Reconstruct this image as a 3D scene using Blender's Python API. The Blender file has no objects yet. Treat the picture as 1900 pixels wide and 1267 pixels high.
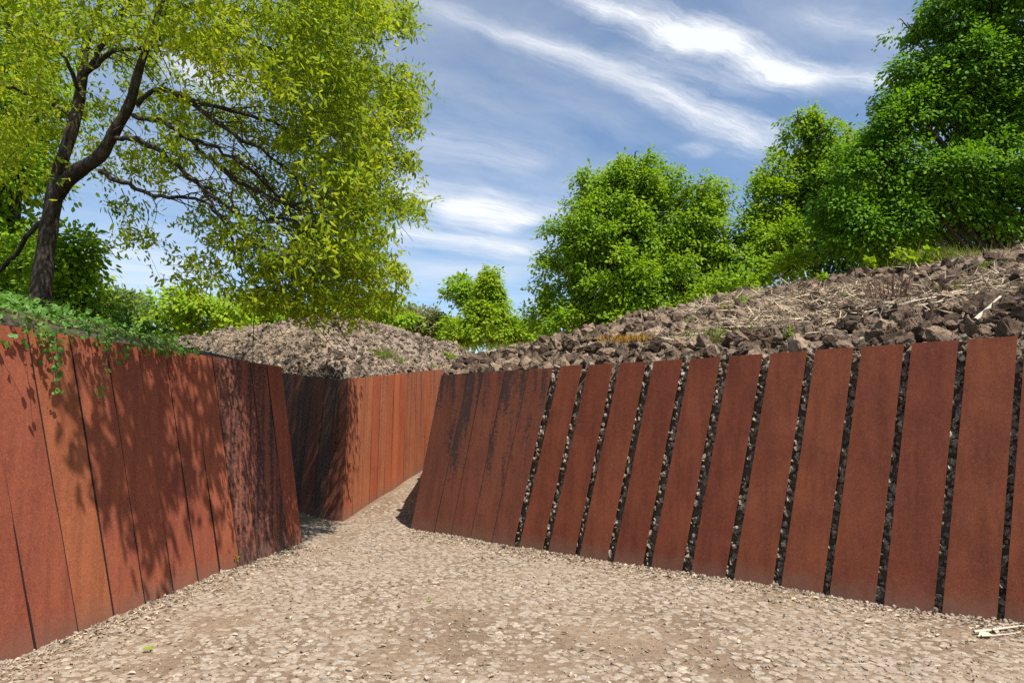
import bpy, bmesh, math, random
import numpy as np
from mathutils import Vector
rng = np.random.default_rng(7); random.seed(7)
S = bpy.context.scene
COL = S.collection
R = math.radians

# ------------------------------------------------------------------ camera geometry
F = 1267.0; CX, CY = 950.0, 633.5; HOR = 777.0; EYE = 1.55
PITCH = math.atan((HOR - CY) / F)
cp, sp = math.cos(PITCH), math.sin(PITCH)
CAM = np.array([0, 0, EYE])
def ray(px, py):
    a, b = (px - CX) / F, (CY - py) / F
    return np.array([a, cp - b * sp, sp + b * cp])
def at(px, py, Y):
    r = ray(px, py); return CAM + r * (Y / r[1])
def on_ground(px, py, z=0.0):
    r = ray(px, py); return CAM + r * ((z - EYE) / r[2])
def on_vplane(px, py, P, n):
    r = ray(px, py); return CAM + r * (np.dot(P - CAM, n) / np.dot(r, n))
def proj(P):
    P = np.asarray(P, float); d = P - CAM
    f = d[..., 1] * cp + d[..., 2] * sp; u = -d[..., 1] * sp + d[..., 2] * cp
    f = np.where(f < 0.05, 0.05, f)
    return CX + F * d[..., 0] / f, CY - F * u / f, f
def ground_z(x, y):
    t = np.clip((np.asarray(y, float) - 10.4) / 12, 0, 1)
    return 1.15 * t

# sun: slope of the direction to the sun
SX, SY = 0.385, -0.50
SUN = np.array([SX, SY, 1.0]); SUN /= np.linalg.norm(SUN)
ELEV = math.asin(SUN[2]); AZ = math.atan2(SUN[0], SUN[1])

# ------------------------------------------------------------------ object helpers
def tag(o, label=None, cat=None, group=None, kind=None):
    if label: o['label'] = label
    if cat: o['category'] = cat
    if group: o['group'] = group
    if kind: o['kind'] = kind
    return o
def empty(name, loc, label, cat, group=None):
    o = bpy.data.objects.new(name, None); COL.objects.link(o); o.location = Vector(loc)
    o.empty_display_size = 0.2
    return tag(o, label, cat, group)
def obj(name, mesh, mat=None, parent=None, loc=None):
    o = bpy.data.objects.new(name, mesh); COL.objects.link(o)
    if mat is not None and not mesh.materials: mesh.materials.append(mat)
    if loc is not None: o.location = Vector(loc)
    if parent is not None: o.parent = parent
    return o
def mk(name, parts, smooth=False):
    """parts: list of (verts Nx3, faces MxK int array)"""
    me = bpy.data.meshes.new(name)
    V = []; L = []; ST = []; off = 0; lo = 0
    for v, f in parts:
        v = np.asarray(v, np.float32).reshape(-1, 3); f = np.asarray(f, np.int32)
        if len(f) == 0: continue
        k = f.shape[1]
        V.append(v); L.append((f + off).ravel())
        ST.append(np.arange(len(f)) * k + lo); lo += f.size; off += len(v)
    V = np.concatenate(V); L = np.concatenate(L); ST = np.concatenate(ST)
    me.vertices.add(len(V)); me.vertices.foreach_set('co', V.ravel())
    me.loops.add(len(L)); me.loops.foreach_set('vertex_index', L)
    me.polygons.add(len(ST)); me.polygons.foreach_set('loop_start', ST.astype(np.int32))
    me.polygons.foreach_set('use_smooth', np.full(len(ST), smooth, bool))
    me.update(calc_edges=True); me.validate()
    return me
def tube(pts, rad, n=7, cap=True):
    pts = np.asarray(pts, float); m = len(pts)
    rad = np.full(m, rad) if np.isscalar(rad) else np.asarray(rad, float)
    T = np.gradient(pts, axis=0); T /= np.linalg.norm(T, axis=1)[:, None] + 1e-9
    ref = np.array([0.31, 0.2, 0.93]) if abs(T[0][2]) < .8 else np.array([1., 0.1, 0.])
    V = []
    for i in range(m):
        a = np.cross(T[i], ref); a /= np.linalg.norm(a) + 1e-9; b = np.cross(T[i], a)
        th = np.arange(n) / n * 2 * np.pi
        V.append(pts[i] + rad[i] * (np.cos(th)[:, None] * a + np.sin(th)[:, None] * b))
    V = np.concatenate(V)
    Fq = [[i * n + j, i * n + (j + 1) % n, (i + 1) * n + (j + 1) % n, (i + 1) * n + j] for i in range(m - 1) for j in range(n)]
    return V, np.array(Fq)
def smooth_path(pts, k=4):
    """Catmull-Rom through pts (any columns)."""
    P = np.asarray(pts, float); P = np.vstack([2 * P[0] - P[1], P, 2 * P[-1] - P[-2]])
    out = []
    for i in range(1, len(P) - 2):
        for t in np.arange(k) / k:
            a, b, c, d = P[i - 1], P[i], P[i + 1], P[i + 2]
            out.append(.5 * (2 * b + (c - a) * t + (2 * a - 5 * b + 4 * c - d) * t * t + (3 * b - a - 3 * c + d) * t ** 3))
    out.append(P[-2]); return np.array(out)
def unit(v): return v / (np.linalg.norm(v, axis=-1, keepdims=True) + 1e-9)
def leaves(pos, axis, normal, L, W, fold=0.25, shape='lance'):
    """folded leaves, two quads each"""
    n = len(pos); axis = unit(axis); side = unit(np.cross(axis, normal)); nor = np.cross(side, axis)
    L = np.broadcast_to(np.asarray(L, float), (n,))[:, None]; W = np.broadcast_to(np.asarray(W, float), (n,))[:, None]
    a, b = (0.3, 0.68) if shape == 'lance' else (0.28, 0.62)
    w1, w2 = (0.42, 0.36) if shape == 'lance' else (0.5, 0.42)
    drop = -fold * W * nor; bend = -0.12 * L * nor
    V = np.stack([pos,
        pos + axis * L * a + side * W * w1 + drop * 0.6, pos + axis * L * b + side * W * w2 + drop * .6 + bend * .4,
        pos + axis * L + bend,
        pos + axis * L * b - side * W * w2 + drop * .6 + bend * .4, pos + axis * L * a - side * W * w1 + drop * .6], 1).reshape(-1, 3)
    i = np.arange(n)[:, None] * 6
    f = np.concatenate([i + np.array([[0, 1, 2, 3]]), i + np.array([[0, 3, 4, 5]])], 0)
    return V, f
def quads(pos, axis, normal, L, W):
    n = len(pos); axis = unit(axis); side = unit(np.cross(axis, normal))
    L = np.broadcast_to(np.asarray(L, float), (n,))[:, None]; W = np.broadcast_to(np.asarray(W, float), (n,))[:, None]
    V = np.stack([pos, pos + axis * L * .45 + side * W * .5, pos + axis * L, pos + axis * L * .45 - side * W * .5], 1).reshape(-1, 3)
    return V, np.arange(n)[:, None] * 4 + np.array([[0, 1, 2, 3]])
def rnd_dir(n): return unit(rng.normal(size=(n, 3)))

# smooth value noise for placing things
_tab = rng.random((64, 64))
def vnoise(x, y):
    x = np.asarray(x, float); y = np.asarray(y, float)
    xi = np.floor(x).astype(int); yi = np.floor(y).astype(int); fx = x - xi; fy = y - yi
    fx = fx * fx * (3 - 2 * fx); fy = fy * fy * (3 - 2 * fy)
    g = lambda a, b: _tab[a % 64, b % 64]
    return (g(xi, yi) * (1 - fx) + g(xi + 1, yi) * fx) * (1 - fy) + (g(xi, yi + 1) * (1 - fx) + g(xi + 1, yi + 1) * fx) * fy

# ------------------------------------------------------------------ materials
class NT:
    def __init__(s, name):
        s.m = bpy.data.materials.new(name); s.m.use_nodes = True
        s.t = s.m.node_tree; s.t.nodes.clear()
        s.out = s.t.nodes.new('ShaderNodeOutputMaterial')
    def n(s, typ, **kw):
        nd = s.t.nodes.new(typ)
        for k, v in kw.items():
            if k.startswith('i_'):
                key = k[2:]; key = int(key) if key.isdigit() else key.replace('_', ' ')
                s.set(nd.inputs[key], v)
            else: setattr(nd, k, v)
        return nd
    def set(s, sock, v):
        if hasattr(v, 'is_output') or isinstance(v, bpy.types.NodeSocket): s.t.links.new(v, sock)
        else: sock.default_value = v
    def math(s, op, a, b=0.0, clamp=False):
        nd = s.t.nodes.new('ShaderNodeMath'); nd.operation = op; nd.use_clamp = clamp
        s.set(nd.inputs[0], a); s.set(nd.inputs[1], b); return nd.outputs[0]
    def mix(s, f, a, b, blend='MIX'):
        nd = s.t.nodes.new('ShaderNodeMix'); nd.data_type = 'RGBA'; nd.blend_type = blend
        s.set(nd.inputs[0], f); s.set(nd.inputs[6], a); s.set(nd.inputs[7], b); return nd.outputs[2]
    def ramp(s, f, stops):
        nd = s.t.nodes.new('ShaderNodeValToRGB'); e = nd.color_ramp.elements
        while len(e) < len(stops): e.new(0.5)
        for el, (p, c) in zip(e, stops): el.position = p; el.color = c if len(c) == 4 else (*c, 1)
        s.set(nd.inputs[0], f); return nd.outputs[0]
    def noise(s, vec, scale, detail=4, rough=.55, dist=0.0):
        nd = s.t.nodes.new('ShaderNodeTexNoise'); s.set(nd.inputs['Vector'], vec)
        nd.inputs['Scale'].default_value = scale; nd.inputs['Detail'].default_value = detail
        nd.inputs['Roughness'].default_value = rough; nd.inputs['Distortion'].default_value = dist
        return nd.outputs['Fac']
    def coords(s, kind='Object', scale=(1, 1, 1), loc=(0, 0, 0)):
        tc = s.t.nodes.new('ShaderNodeTexCoord'); mp = s.t.nodes.new('ShaderNodeMapping')
        s.t.links.new(tc.outputs[kind], mp.inputs[0]); mp.inputs['Scale'].default_value = scale
        if not isinstance(loc, tuple): s.t.links.new(loc, mp.inputs['Location'])
        else: mp.inputs['Location'].default_value = loc
        return mp.outputs[0]
    def done(s, col, rough=.8, bump=None, bstr=.3, bdist=.02, spec=.3, metal=0.0):
        b = s.t.nodes.new('ShaderNodeBsdfPrincipled')
        s.set(b.inputs['Base Color'], col); s.set(b.inputs['Roughness'], rough); s.set(b.inputs['Metallic'], metal)
        b.inputs['Specular IOR Level'].default_value = spec
        if bump is not None:
            bn = s.t.nodes.new('ShaderNodeBump'); s.set(bn.inputs['Height'], bump)
            bn.inputs['Strength'].default_value = bstr; bn.inputs['Distance'].default_value = bdist
            s.t.links.new(bn.outputs[0], b.inputs['Normal'])
        s.t.links.new(b.outputs[0], s.out.inputs[0]); return s.m
def C4(c): return (*c, 1.0)

def corten(name, base, light, stain=0.0, stain_top=0.0, orange=0.0):
    t = NT(name)
    oi = t.n('ShaderNodeObjectInfo')
    rnd = oi.outputs['Random']
    off = t.n('ShaderNodeCombineXYZ', i_0=t.math('MULTIPLY', rnd, 37.0), i_1=t.math('MULTIPLY', rnd, 91.0), i_2=t.math('MULTIPLY', rnd, 13.0)).outputs[0]
    tc = t.n('ShaderNodeTexCoord').outputs['Object']
    v = t.n('ShaderNodeVectorMath', operation='ADD', i_0=tc, i_1=off).outputs[0]
    vs = t.n('ShaderNodeVectorMath', operation='MULTIPLY', i_0=v, i_1=(9, 9, .55)).outputs[0]
    streak = t.noise(vs, 1.0, 5, .6)
    blot = t.noise(v, 2.2, 5, .6, .4)
    fine = t.noise(v, 120, 3, .7)
    mid = t.noise(v, 26, 4, .65)
    col = t.mix(t.ramp(blot, [(.3, (0, 0, 0)), (.72, (1, 1, 1))]), C4(base), C4(light))
    col = t.mix(t.math('MULTIPLY', t.ramp(streak, [(.42, (0, 0, 0)), (.75, (1, 1, 1))]), .6), col, C4(tuple(c * .5 for c in base)))
    col = t.mix(t.math('MULTIPLY', t.ramp(mid, [(.45, (0, 0, 0)), (.8, (1, 1, 1))]), .35), col, (light[0] * 1.25, light[1] * 1.5, light[2] * 1.35, 1))
    g = t.ramp(fine, [(.32, (.60, .60, .60)), (.72, (1.34, 1.32, 1.28))])
    col = t.mix(1.0, col, g, 'MULTIPLY')
    hv = t.n('ShaderNodeHueSaturation', i_Hue=t.math('ADD', .496, t.math('MULTIPLY', rnd, .005)), i_Saturation=1.0,
             i_Value=t.math('ADD', .90, t.math('MULTIPLY', rnd, .20)), i_Color=col)
    col = hv.outputs[0]
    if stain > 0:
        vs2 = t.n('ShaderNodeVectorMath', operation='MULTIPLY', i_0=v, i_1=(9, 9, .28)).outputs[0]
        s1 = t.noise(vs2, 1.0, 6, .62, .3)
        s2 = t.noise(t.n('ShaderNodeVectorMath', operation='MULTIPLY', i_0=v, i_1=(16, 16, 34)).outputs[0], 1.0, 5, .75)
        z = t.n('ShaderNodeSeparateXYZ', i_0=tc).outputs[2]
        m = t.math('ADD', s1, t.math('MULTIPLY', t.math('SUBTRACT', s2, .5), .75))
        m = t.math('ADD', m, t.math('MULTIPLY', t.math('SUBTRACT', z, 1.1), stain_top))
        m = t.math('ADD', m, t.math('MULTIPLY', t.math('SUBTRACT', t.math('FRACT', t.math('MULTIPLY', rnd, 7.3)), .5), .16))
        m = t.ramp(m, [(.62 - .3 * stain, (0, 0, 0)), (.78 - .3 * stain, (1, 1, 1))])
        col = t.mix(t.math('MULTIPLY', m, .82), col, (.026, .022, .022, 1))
    # dust splashed up from the path, with a ragged edge
    z = t.n('ShaderNodeSeparateXYZ', i_0=tc).outputs[2]
    d = t.math('SUBTRACT', t.math('MULTIPLY', t.noise(v, 7, 5, .7), .34), t.math('SUBTRACT', z, .04))
    d = t.math('MULTIPLY', t.math('MULTIPLY', d, 5.0, True), .5)
    col = t.mix(d, col, (.16, .105, .075, 1))
    # scratches
    sc = t.n('ShaderNodeTexWave', i_Vector=v, i_Scale=1.3, i_Distortion=26.0, i_Detail=3.0, i_Detail_Scale=1.6).outputs['Fac']
    scm = t.math('MULTIPLY', t.ramp(sc, [(.0, (1, 1, 1)), (.004, (0, 0, 0))]), .08)
    col = t.mix(scm, col, (.30, .17, .12, 1))
    hgt = t.math('ADD', t.math('MULTIPLY', fine, .4), t.math('MULTIPLY', mid, .5))
    return t.done(col, t.math('ADD', .62, t.math('MULTIPLY', blot, .25)), hgt, .22, .006, .22)

M = {}
M['corten'] = corten('corten_steel', (.136, .035, .018), (.208, .059, .028))
M['corten_left'] = corten('corten_steel_red', (.245, .068, .038), (.325, .096, .047))
M['corten_orange'] = corten('corten_steel_orange', (.30, .094, .042), (.375, .126, .052))
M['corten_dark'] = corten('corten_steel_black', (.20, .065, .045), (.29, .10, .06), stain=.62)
M['corten_stain'] = corten('corten_steel_stained', (.150, .048, .028), (.185, .062, .035), stain=.40, stain_top=.14)
M['corten_stain2'] = corten('corten_steel_half_stained', (.150, .046, .027), (.185, .060, .034), stain=.31, stain_top=.10)
M['corten_mid'] = corten('corten_steel_bright', (.31, .098, .046), (.40, .130, .060), stain=.10, stain_top=.06)
M['corten_mid_red'] = corten('corten_steel_scarlet', (.36, .092, .040), (.44, .125, .050))
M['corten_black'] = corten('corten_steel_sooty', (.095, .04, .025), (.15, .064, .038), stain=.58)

def rock_mat(name, a, b, c, dust):
    t = NT(name); tc = t.n('ShaderNodeTexCoord').outputs['Object']
    geo = t.n('ShaderNodeNewGeometry'); oi = t.n('ShaderNodeObjectInfo')
    r = t.math('FRACT', t.math('ADD', geo.outputs['Random Per Island'], oi.outputs['Random']))
    col = t.ramp(r, [(0, a), (.45, b), (.8, c), (1, tuple(x * 1.5 for x in c))])
    gp = geo.outputs['Position']
    n1 = t.noise(gp, 9, 6, .7); n2 = t.noise(gp, 60, 4, .7)
    col = t.mix(1.0, col, t.ramp(n1, [(.3, (.55, .55, .55)), (.7, (1.3, 1.28, 1.25))]), 'MULTIPLY')
    col = t.mix(1.0, col, t.ramp(n2, [(.35, (.6, .6, .6)), (.7, (1.2, 1.2, 1.2))]), 'MULTIPLY')
    pale = t.math('MULTIPLY', t.ramp(t.noise(gp, 4.3, 5, .65), [(.52, (0, 0, 0)), (.68, (1, 1, 1))]), dust)
    col = t.mix(pale, col, (.30, .235, .175, 1))
    return t.done(col, .92, t.math('ADD', n1, t.math('MULTIPLY', n2, .6)), .9, .05, .12)
M['rock'] = rock_mat('volcanic_rock', (.068, .045, .032), (.178, .122, .084), (.305, .22, .152), .5)
M['rock_fill'] = rock_mat('fill_rock', (.24, .19, .14), (.36, .295, .22), (.48, .40, .30), .4)
M['rock_fine'] = rock_mat('fine_rubble', (.10, .074, .055), (.21, .158, .115), (.34, .268, .20), .6)

def plain(name, a, b, rough=.85, scale=8):
    t = NT(name); geo = t.n('ShaderNodeNewGeometry')
    r = t.math('ADD', t.math('MULTIPLY', geo.outputs['Random Per Island'], .6), t.math('MULTIPLY', t.noise(geo.outputs['Position'], scale, 5, .6), .5))
    return t.done(t.ramp(r, [(.15, a), (.9, b)]), rough, t.noise(geo.outputs['Position'], scale * 12, 3), .3, .01, .2)
M['soil'] = plain('mound_soil', (.07, .05, .036), (.19, .14, .10), .95, 3); M['soil_tan'] = plain('dusty_soil', (.15, .11, .078), (.28, .21, .15), .95, 3)
M['straw'] = plain('dry_straw', (.36, .27, .175), (.60, .49, .35), .8, 6)
M['twig'] = plain('dead_twig', (.10, .055, .038), (.20, .12, .08), .85, 6)
M['stick'] = plain('bleached_stick', (.38, .31, .22), (.58, .50, .39), .8, 6)
M['litter'] = plain('leaf_litter', (.09, .055, .032), (.56, .44, .31), .85, 6)
M['earth'] = plain('berm_earth', (.035, .03, .018), (.08, .06, .04), .95, 3)

def stone_mat():
    t = NT('path_cobble'); geo = t.n('ShaderNodeNewGeometry'); r = geo.outputs['Random Per Island']; gp = geo.outputs['Position']
    col = t.ramp(r, [(0, (.24, .185, .134)), (.3, (.33, .266, .20)), (.62, (.385, .316, .244)), (.84, (.375, .315, .25)), (.95, (.325, .29, .245)), (1, (.46, .39, .305))])
    n = t.noise(gp, 30, 5, .7); n2 = t.noise(gp, 1.1, 4, .6)
    col = t.mix(1.0, col, t.ramp(n, [(.32, (.50, .47, .43)), (.64, (1.26, 1.26, 1.25))]), 'MULTIPLY')
    part = t.ramp(t.noise(gp, 13, 6, .72), [(.44, (0, 0, 0)), (.62, (1, 1, 1))])
    col = t.mix(t.math('MULTIPLY', part, .75), col, (.24, .185, .138, 1))
    dirt = t.ramp(n2, [(.44, (0, 0, 0)), (.66, (1, 1, 1))])
    col = t.mix(t.math('MULTIPLY', dirt, .55), col, (.29, .225, .168, 1))
    return t.done(col, .9, n, .5, .006, .2)
M['cobble'] = stone_mat()
def ground_mat():
    t = NT('path_dirt'); gp = t.n('ShaderNodeNewGeometry').outputs['Position']
    n1 = t.noise(gp, 1.1, 4, .6); n2 = t.noise(gp, 22, 6, .7); n3 = t.noise(gp, 140, 3, .7)
    col = t.mix(t.ramp(n1, [(.38, (0, 0, 0)), (.68, (1, 1, 1))]), (.215, .155, .108, 1), (.315, .236, .168, 1))
    col = t.mix(1.0, col, t.ramp(n2, [(.3, (.6, .56, .52)), (.7, (1.2, 1.2, 1.18))]), 'MULTIPLY')
    col = t.mix(1.0, col, t.ramp(n3, [(.3, (.7, .68, .66)), (.7, (1.2, 1.2, 1.2))]), 'MULTIPLY')
    return t.done(col, .95, t.math('ADD', n2, t.math('MULTIPLY', n3, .4)), .6, .02, .15)
M['dirt'] = ground_mat()
def bark(name, a, b):
    t = NT(name); gp = t.n('ShaderNodeNewGeometry').outputs['Position']
    v = t.n('ShaderNodeVectorMath', operation='MULTIPLY', i_0=gp, i_1=(30, 30, 7)).outputs[0]
    n = t.noise(v, 1, 5, .65); n2 = t.noise(gp, 4, 4, .6)
    col = t.mix(t.ramp(n, [(.35, (0, 0, 0)), (.65, (1, 1, 1))]), C4(a), C4(b))
    col = t.mix(t.math('MULTIPLY', t.ramp(n2, [(.5, (0, 0, 0)), (.7, (1, 1, 1))]), .5), col, (.16, .15, .12, 1))
    return t.done(col, .9, n, .9, .03, .15)
M['bark'] = bark('tree_bark', (.024, .018, .014), (.092, .07, .053))
M['bark_far'] = bark('far_bark', (.04, .03, .022), (.09, .07, .05))
def leaf_mat(name, stops, trans, tf=.4, rough=.55, spec=.14):
    t = NT(name); geo = t.n('ShaderNodeNewGeometry')
    r = geo.outputs['Random Per Island']
    big = t.noise(geo.outputs['Position'], .9, 3, .6)
    r2 = t.math('ADD', t.math('MULTIPLY', r, .6), t.math('MULTIPLY', t.math('SUBTRACT', big, .3), 1.0), True)
    col = t.ramp(r2, stops)
    p = t.n('ShaderNodeBsdfPrincipled', i_Base_Color=col, i_Roughness=rough); p.inputs['Specular IOR Level'].default_value = spec
    tr = t.n('ShaderNodeBsdfTranslucent', i_Color=t.mix(1.0, col, C4(trans), 'MULTIPLY'))
    mx = t.n('ShaderNodeMixShader', i_0=tf); t.t.links.new(p.outputs[0], mx.inputs[1]); t.t.links.new(tr.outputs[0], mx.inputs[2])
    t.t.links.new(mx.outputs[0], t.out.inputs[0]); return t.m
M['leaf_near'] = leaf_mat('yellow_green_leaf', [(0, (.08, .16, .010)), (.35, (.20, .28, .012)), (.7, (.33, .40, .014)), (1, (.48, .46, .022))], (1.5, 1.45, .7), .5)
M['leaf_mid'] = leaf_mat('fresh_leaf', [(0, (.085, .175, .009)), (.5, (.185, .31, .012)), (1, (.31, .42, .02))], (1.6, 1.5, .6), .42)
M['leaf_dark'] = leaf_mat('deep_green_leaf', [(0, (.045, .125, .008)), (.5, (.105, .235, .011)), (1, (.19, .33, .017))], (1.6, 1.5, .6), .4)
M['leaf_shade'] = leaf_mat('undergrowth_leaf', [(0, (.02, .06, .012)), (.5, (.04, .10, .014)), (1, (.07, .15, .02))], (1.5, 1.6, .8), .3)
M['leaf_yellow'] = leaf_mat('lime_leaf', [(0, (.13, .24, .012)), (.5, (.23, .335, .014)), (1, (.33, .40, .02))], (1.6, 1.6, .8), .4)
M['leaf_pale'] = leaf_mat('pale_leaf', [(0, (.09, .15, .04)), (.5, (.14, .20, .05)), (1, (.20, .25, .07))], (1.5, 1.5, .8), .35)
M['leaf_grey'] = leaf_mat('olive_leaf', [(0, (.11, .14, .04)), (.5, (.18, .19, .06)), (1, (.27, .22, .08))], (1.4, 1.4, .8), .3)
M['ivy'] = leaf_mat('ivy_leaf', [(0, (.05, .13, .02)), (.5, (.10, .22, .03)), (1, (.17, .30, .05))], (1.5, 1.6, .8), .35, .5, .3)
M['grass'] = leaf_mat('grass_blade', [(0, (.09, .16, .02)), (.6, (.20, .24, .035)), (1, (.36, .31, .10))], (1.4, 1.4, .8), .3)
M['sedum'] = leaf_mat('orange_cushion', [(0, (.20, .17, .025)), (.5, (.38, .20, .03)), (1, (.48, .30, .05))], (1.4, 1.2, .8), .25)
M['seam_shade'] = plain('painted_seam_shade', (.012, .009, .008), (.032, .02, .015), .95, 5)  # near-black colour standing in for shade in the panel seams
M['tag'] = plain('white_tag', (.62, .60, .55), (.72, .70, .66), .6, 6)
M['tagink'] = plain('tag_ink', (.06, .05, .05), (.10, .09, .08), .7, 6)

# ------------------------------------------------------------------ rocks prototypes
def hull_proto(seed, npts, flat=.75, angular=1.0, chips=True):
    r = np.random.default_rng(seed); bm = bmesh.new()
    p = r.normal(size=(npts, 3)); p /= np.linalg.norm(p, axis=1)[:, None]
    p *= (1 - .35 * r.random(npts) * angular)[:, None]; p *= np.array([1, .6 + .4 * r.random(), flat * (.7 + .4 * r.random())])
    for q in p: bm.verts.new(q)
    bmesh.ops.convex_hull(bm, input=bm.verts)
    bmesh.ops.delete(bm, geom=[v for v in bm.verts if not v.link_faces], context='VERTS')
    bmesh.ops.triangulate(bm, faces=bm.faces)
    bm.verts.index_update(); bmesh.ops.recalc_face_normals(bm, faces=bm.faces)
    if chips: bmesh.ops.subdivide_edges(bm, edges=bm.edges, cuts=1, use_grid_fill=True)
    bmesh.ops.smooth_vert(bm, verts=bm.verts, factor=.35 if chips else 0, use_axis_x=True, use_axis_y=True, use_axis_z=True)
    for v in bm.verts: v.co *= 1.1 + .42 * (float(vnoise(v.co.x * 2.3 + seed, v.co.y * 2.3 + v.co.z * 2.9 + 5)) - .5) + r.normal() * .07
    bmesh.ops.triangulate(bm, faces=bm.faces); bm.verts.index_update()
    V = np.array([v.co[:] for v in bm.verts]); Fc = np.array([[v.index for v in f.verts] for f in bm.faces]); bm.free()
    return V, Fc
PROTO_LOW = [hull_proto(300 + i, 9 + i % 3, chips=False) for i in range(12)]
PROTO = [hull_proto(100 + i, 13 + i % 5) for i in range(14)]
def rough_proto(i):
    """a rock seen close: facets broken up by chips and pits"""
    r = np.random.default_rng(500 + i); V, Fc = PROTO[i % len(PROTO)]
    bm = bmesh.new(); vs = [bm.verts.new(v) for v in V]
    for f in Fc: bm.faces.new([vs[j] for j in f])
    bmesh.ops.subdivide_edges(bm, edges=bm.edges, cuts=1, use_grid_fill=True)
    bm.normal_update()
    for v in bm.verts:
        c = v.co; k = .20 * (vnoise(c.x * 3.1 + i * 7 + 9, c.y * 3.1 + c.z * 2.3 + 5) - .5) + .20 * (vnoise(c.x * 7 + c.z * 5 + 11, c.y * 7 - c.z * 4 + i) - .5)
        v.co = c * (1 + 1.3 * float(k)) + Vector(r.normal(size=3) * .024)
    me = bpy.data.meshes.new('rock'); bm.to_mesh(me); bm.free(); return me
def rot_mats(n):
    q = unit(rng.normal(size=(n, 4))); w, x, y, z = q.T
    return np.stack([1 - 2 * (y * y + z * z), 2 * (x * y - z * w), 2 * (x * z + y * w), 2 * (x * y + z * w), 1 - 2 * (x * x + z * z), 2 * (y * z - x * w),
                     2 * (x * z - y * w), 2 * (y * z + x * w), 1 - 2 * (x * x + y * y)], 1).reshape(n, 3, 3)
def scatter_rocks(pos, size, fine=.045):
    parts = []; n = len(pos); pid = rng.integers(0, 12, n) + np.where(size < fine, 0, 12); Rm = rot_mats(n)
    for k, (V, Fc) in enumerate(PROTO_LOW + PROTO):
        ix = np.where(pid == k)[0]
        if len(ix) == 0: continue
        W = np.einsum('nij,vj->nvi', Rm[ix], V) * size[ix][:, None, None] + pos[ix][:, None, :]
        ff = (np.arange(len(ix)) * len(V))[:, None, None] + Fc[None]
        parts.append((W.reshape(-1, 3), ff.reshape(-1, 3)))
    return parts

# ------------------------------------------------------------------ ground
def build_ground():
    xs = np.concatenate([np.linspace(-600, -20, 12), np.linspace(-16, 16, 65), np.linspace(20, 600, 12)])
    ys = np.concatenate([np.linspace(-60, -4, 6), np.linspace(-2, 30, 97), np.linspace(34, 900, 16)])
    X, Y = np.meshgrid(xs, ys); Z = ground_z(X, Y) + np.where((np.abs(X) < 16) & (Y < 30), .035 * (vnoise(X * 1.3, Y * 1.3) - .5), 0)
    V = np.stack([X, Y, Z], -1).reshape(-1, 3); nx = len(xs)
    f = [[j * nx + i, j * nx + i + 1, (j + 1) * nx + i + 1, (j + 1) * nx + i] for j in range(len(ys) - 1) for i in range(nx - 1)]
    tag(obj('ground', mk('ground', [(V, np.array(f))], True), M['dirt']), kind='structure')
build_ground()

# left wall line, right wall line
LA, LB = on_ground(0, 1230), on_ground(561, 1004)
LDIR = unit(LB - LA)
def left_x(y): return LA[0] + (LB[0] - LA[0]) / (LB[1] - LA[1]) * (y - LA[1])
RA, RB = on_ground(761, 984), on_ground(1849, 1154)
RDIR = unit(RB - RA); RIN = np.array([-RDIR[1], RDIR[0], 0]); RIN = RIN if RIN[1] > 0 else -RIN
def right_y(x): return RA[1] + (RB[1] - RA[1]) / (RB[0] - RA[0]) * (x - RA[0])

def on_path(x, y):
    lx = np.where(y < LB[1], left_x(y), np.where(y < 10.6, -5.0, -2.5 + .139 * (y - 10.6)))
    return (x > lx + .02) & (np.where(x > RA[0], y < right_y(x) - .01, y < 19))

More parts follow.
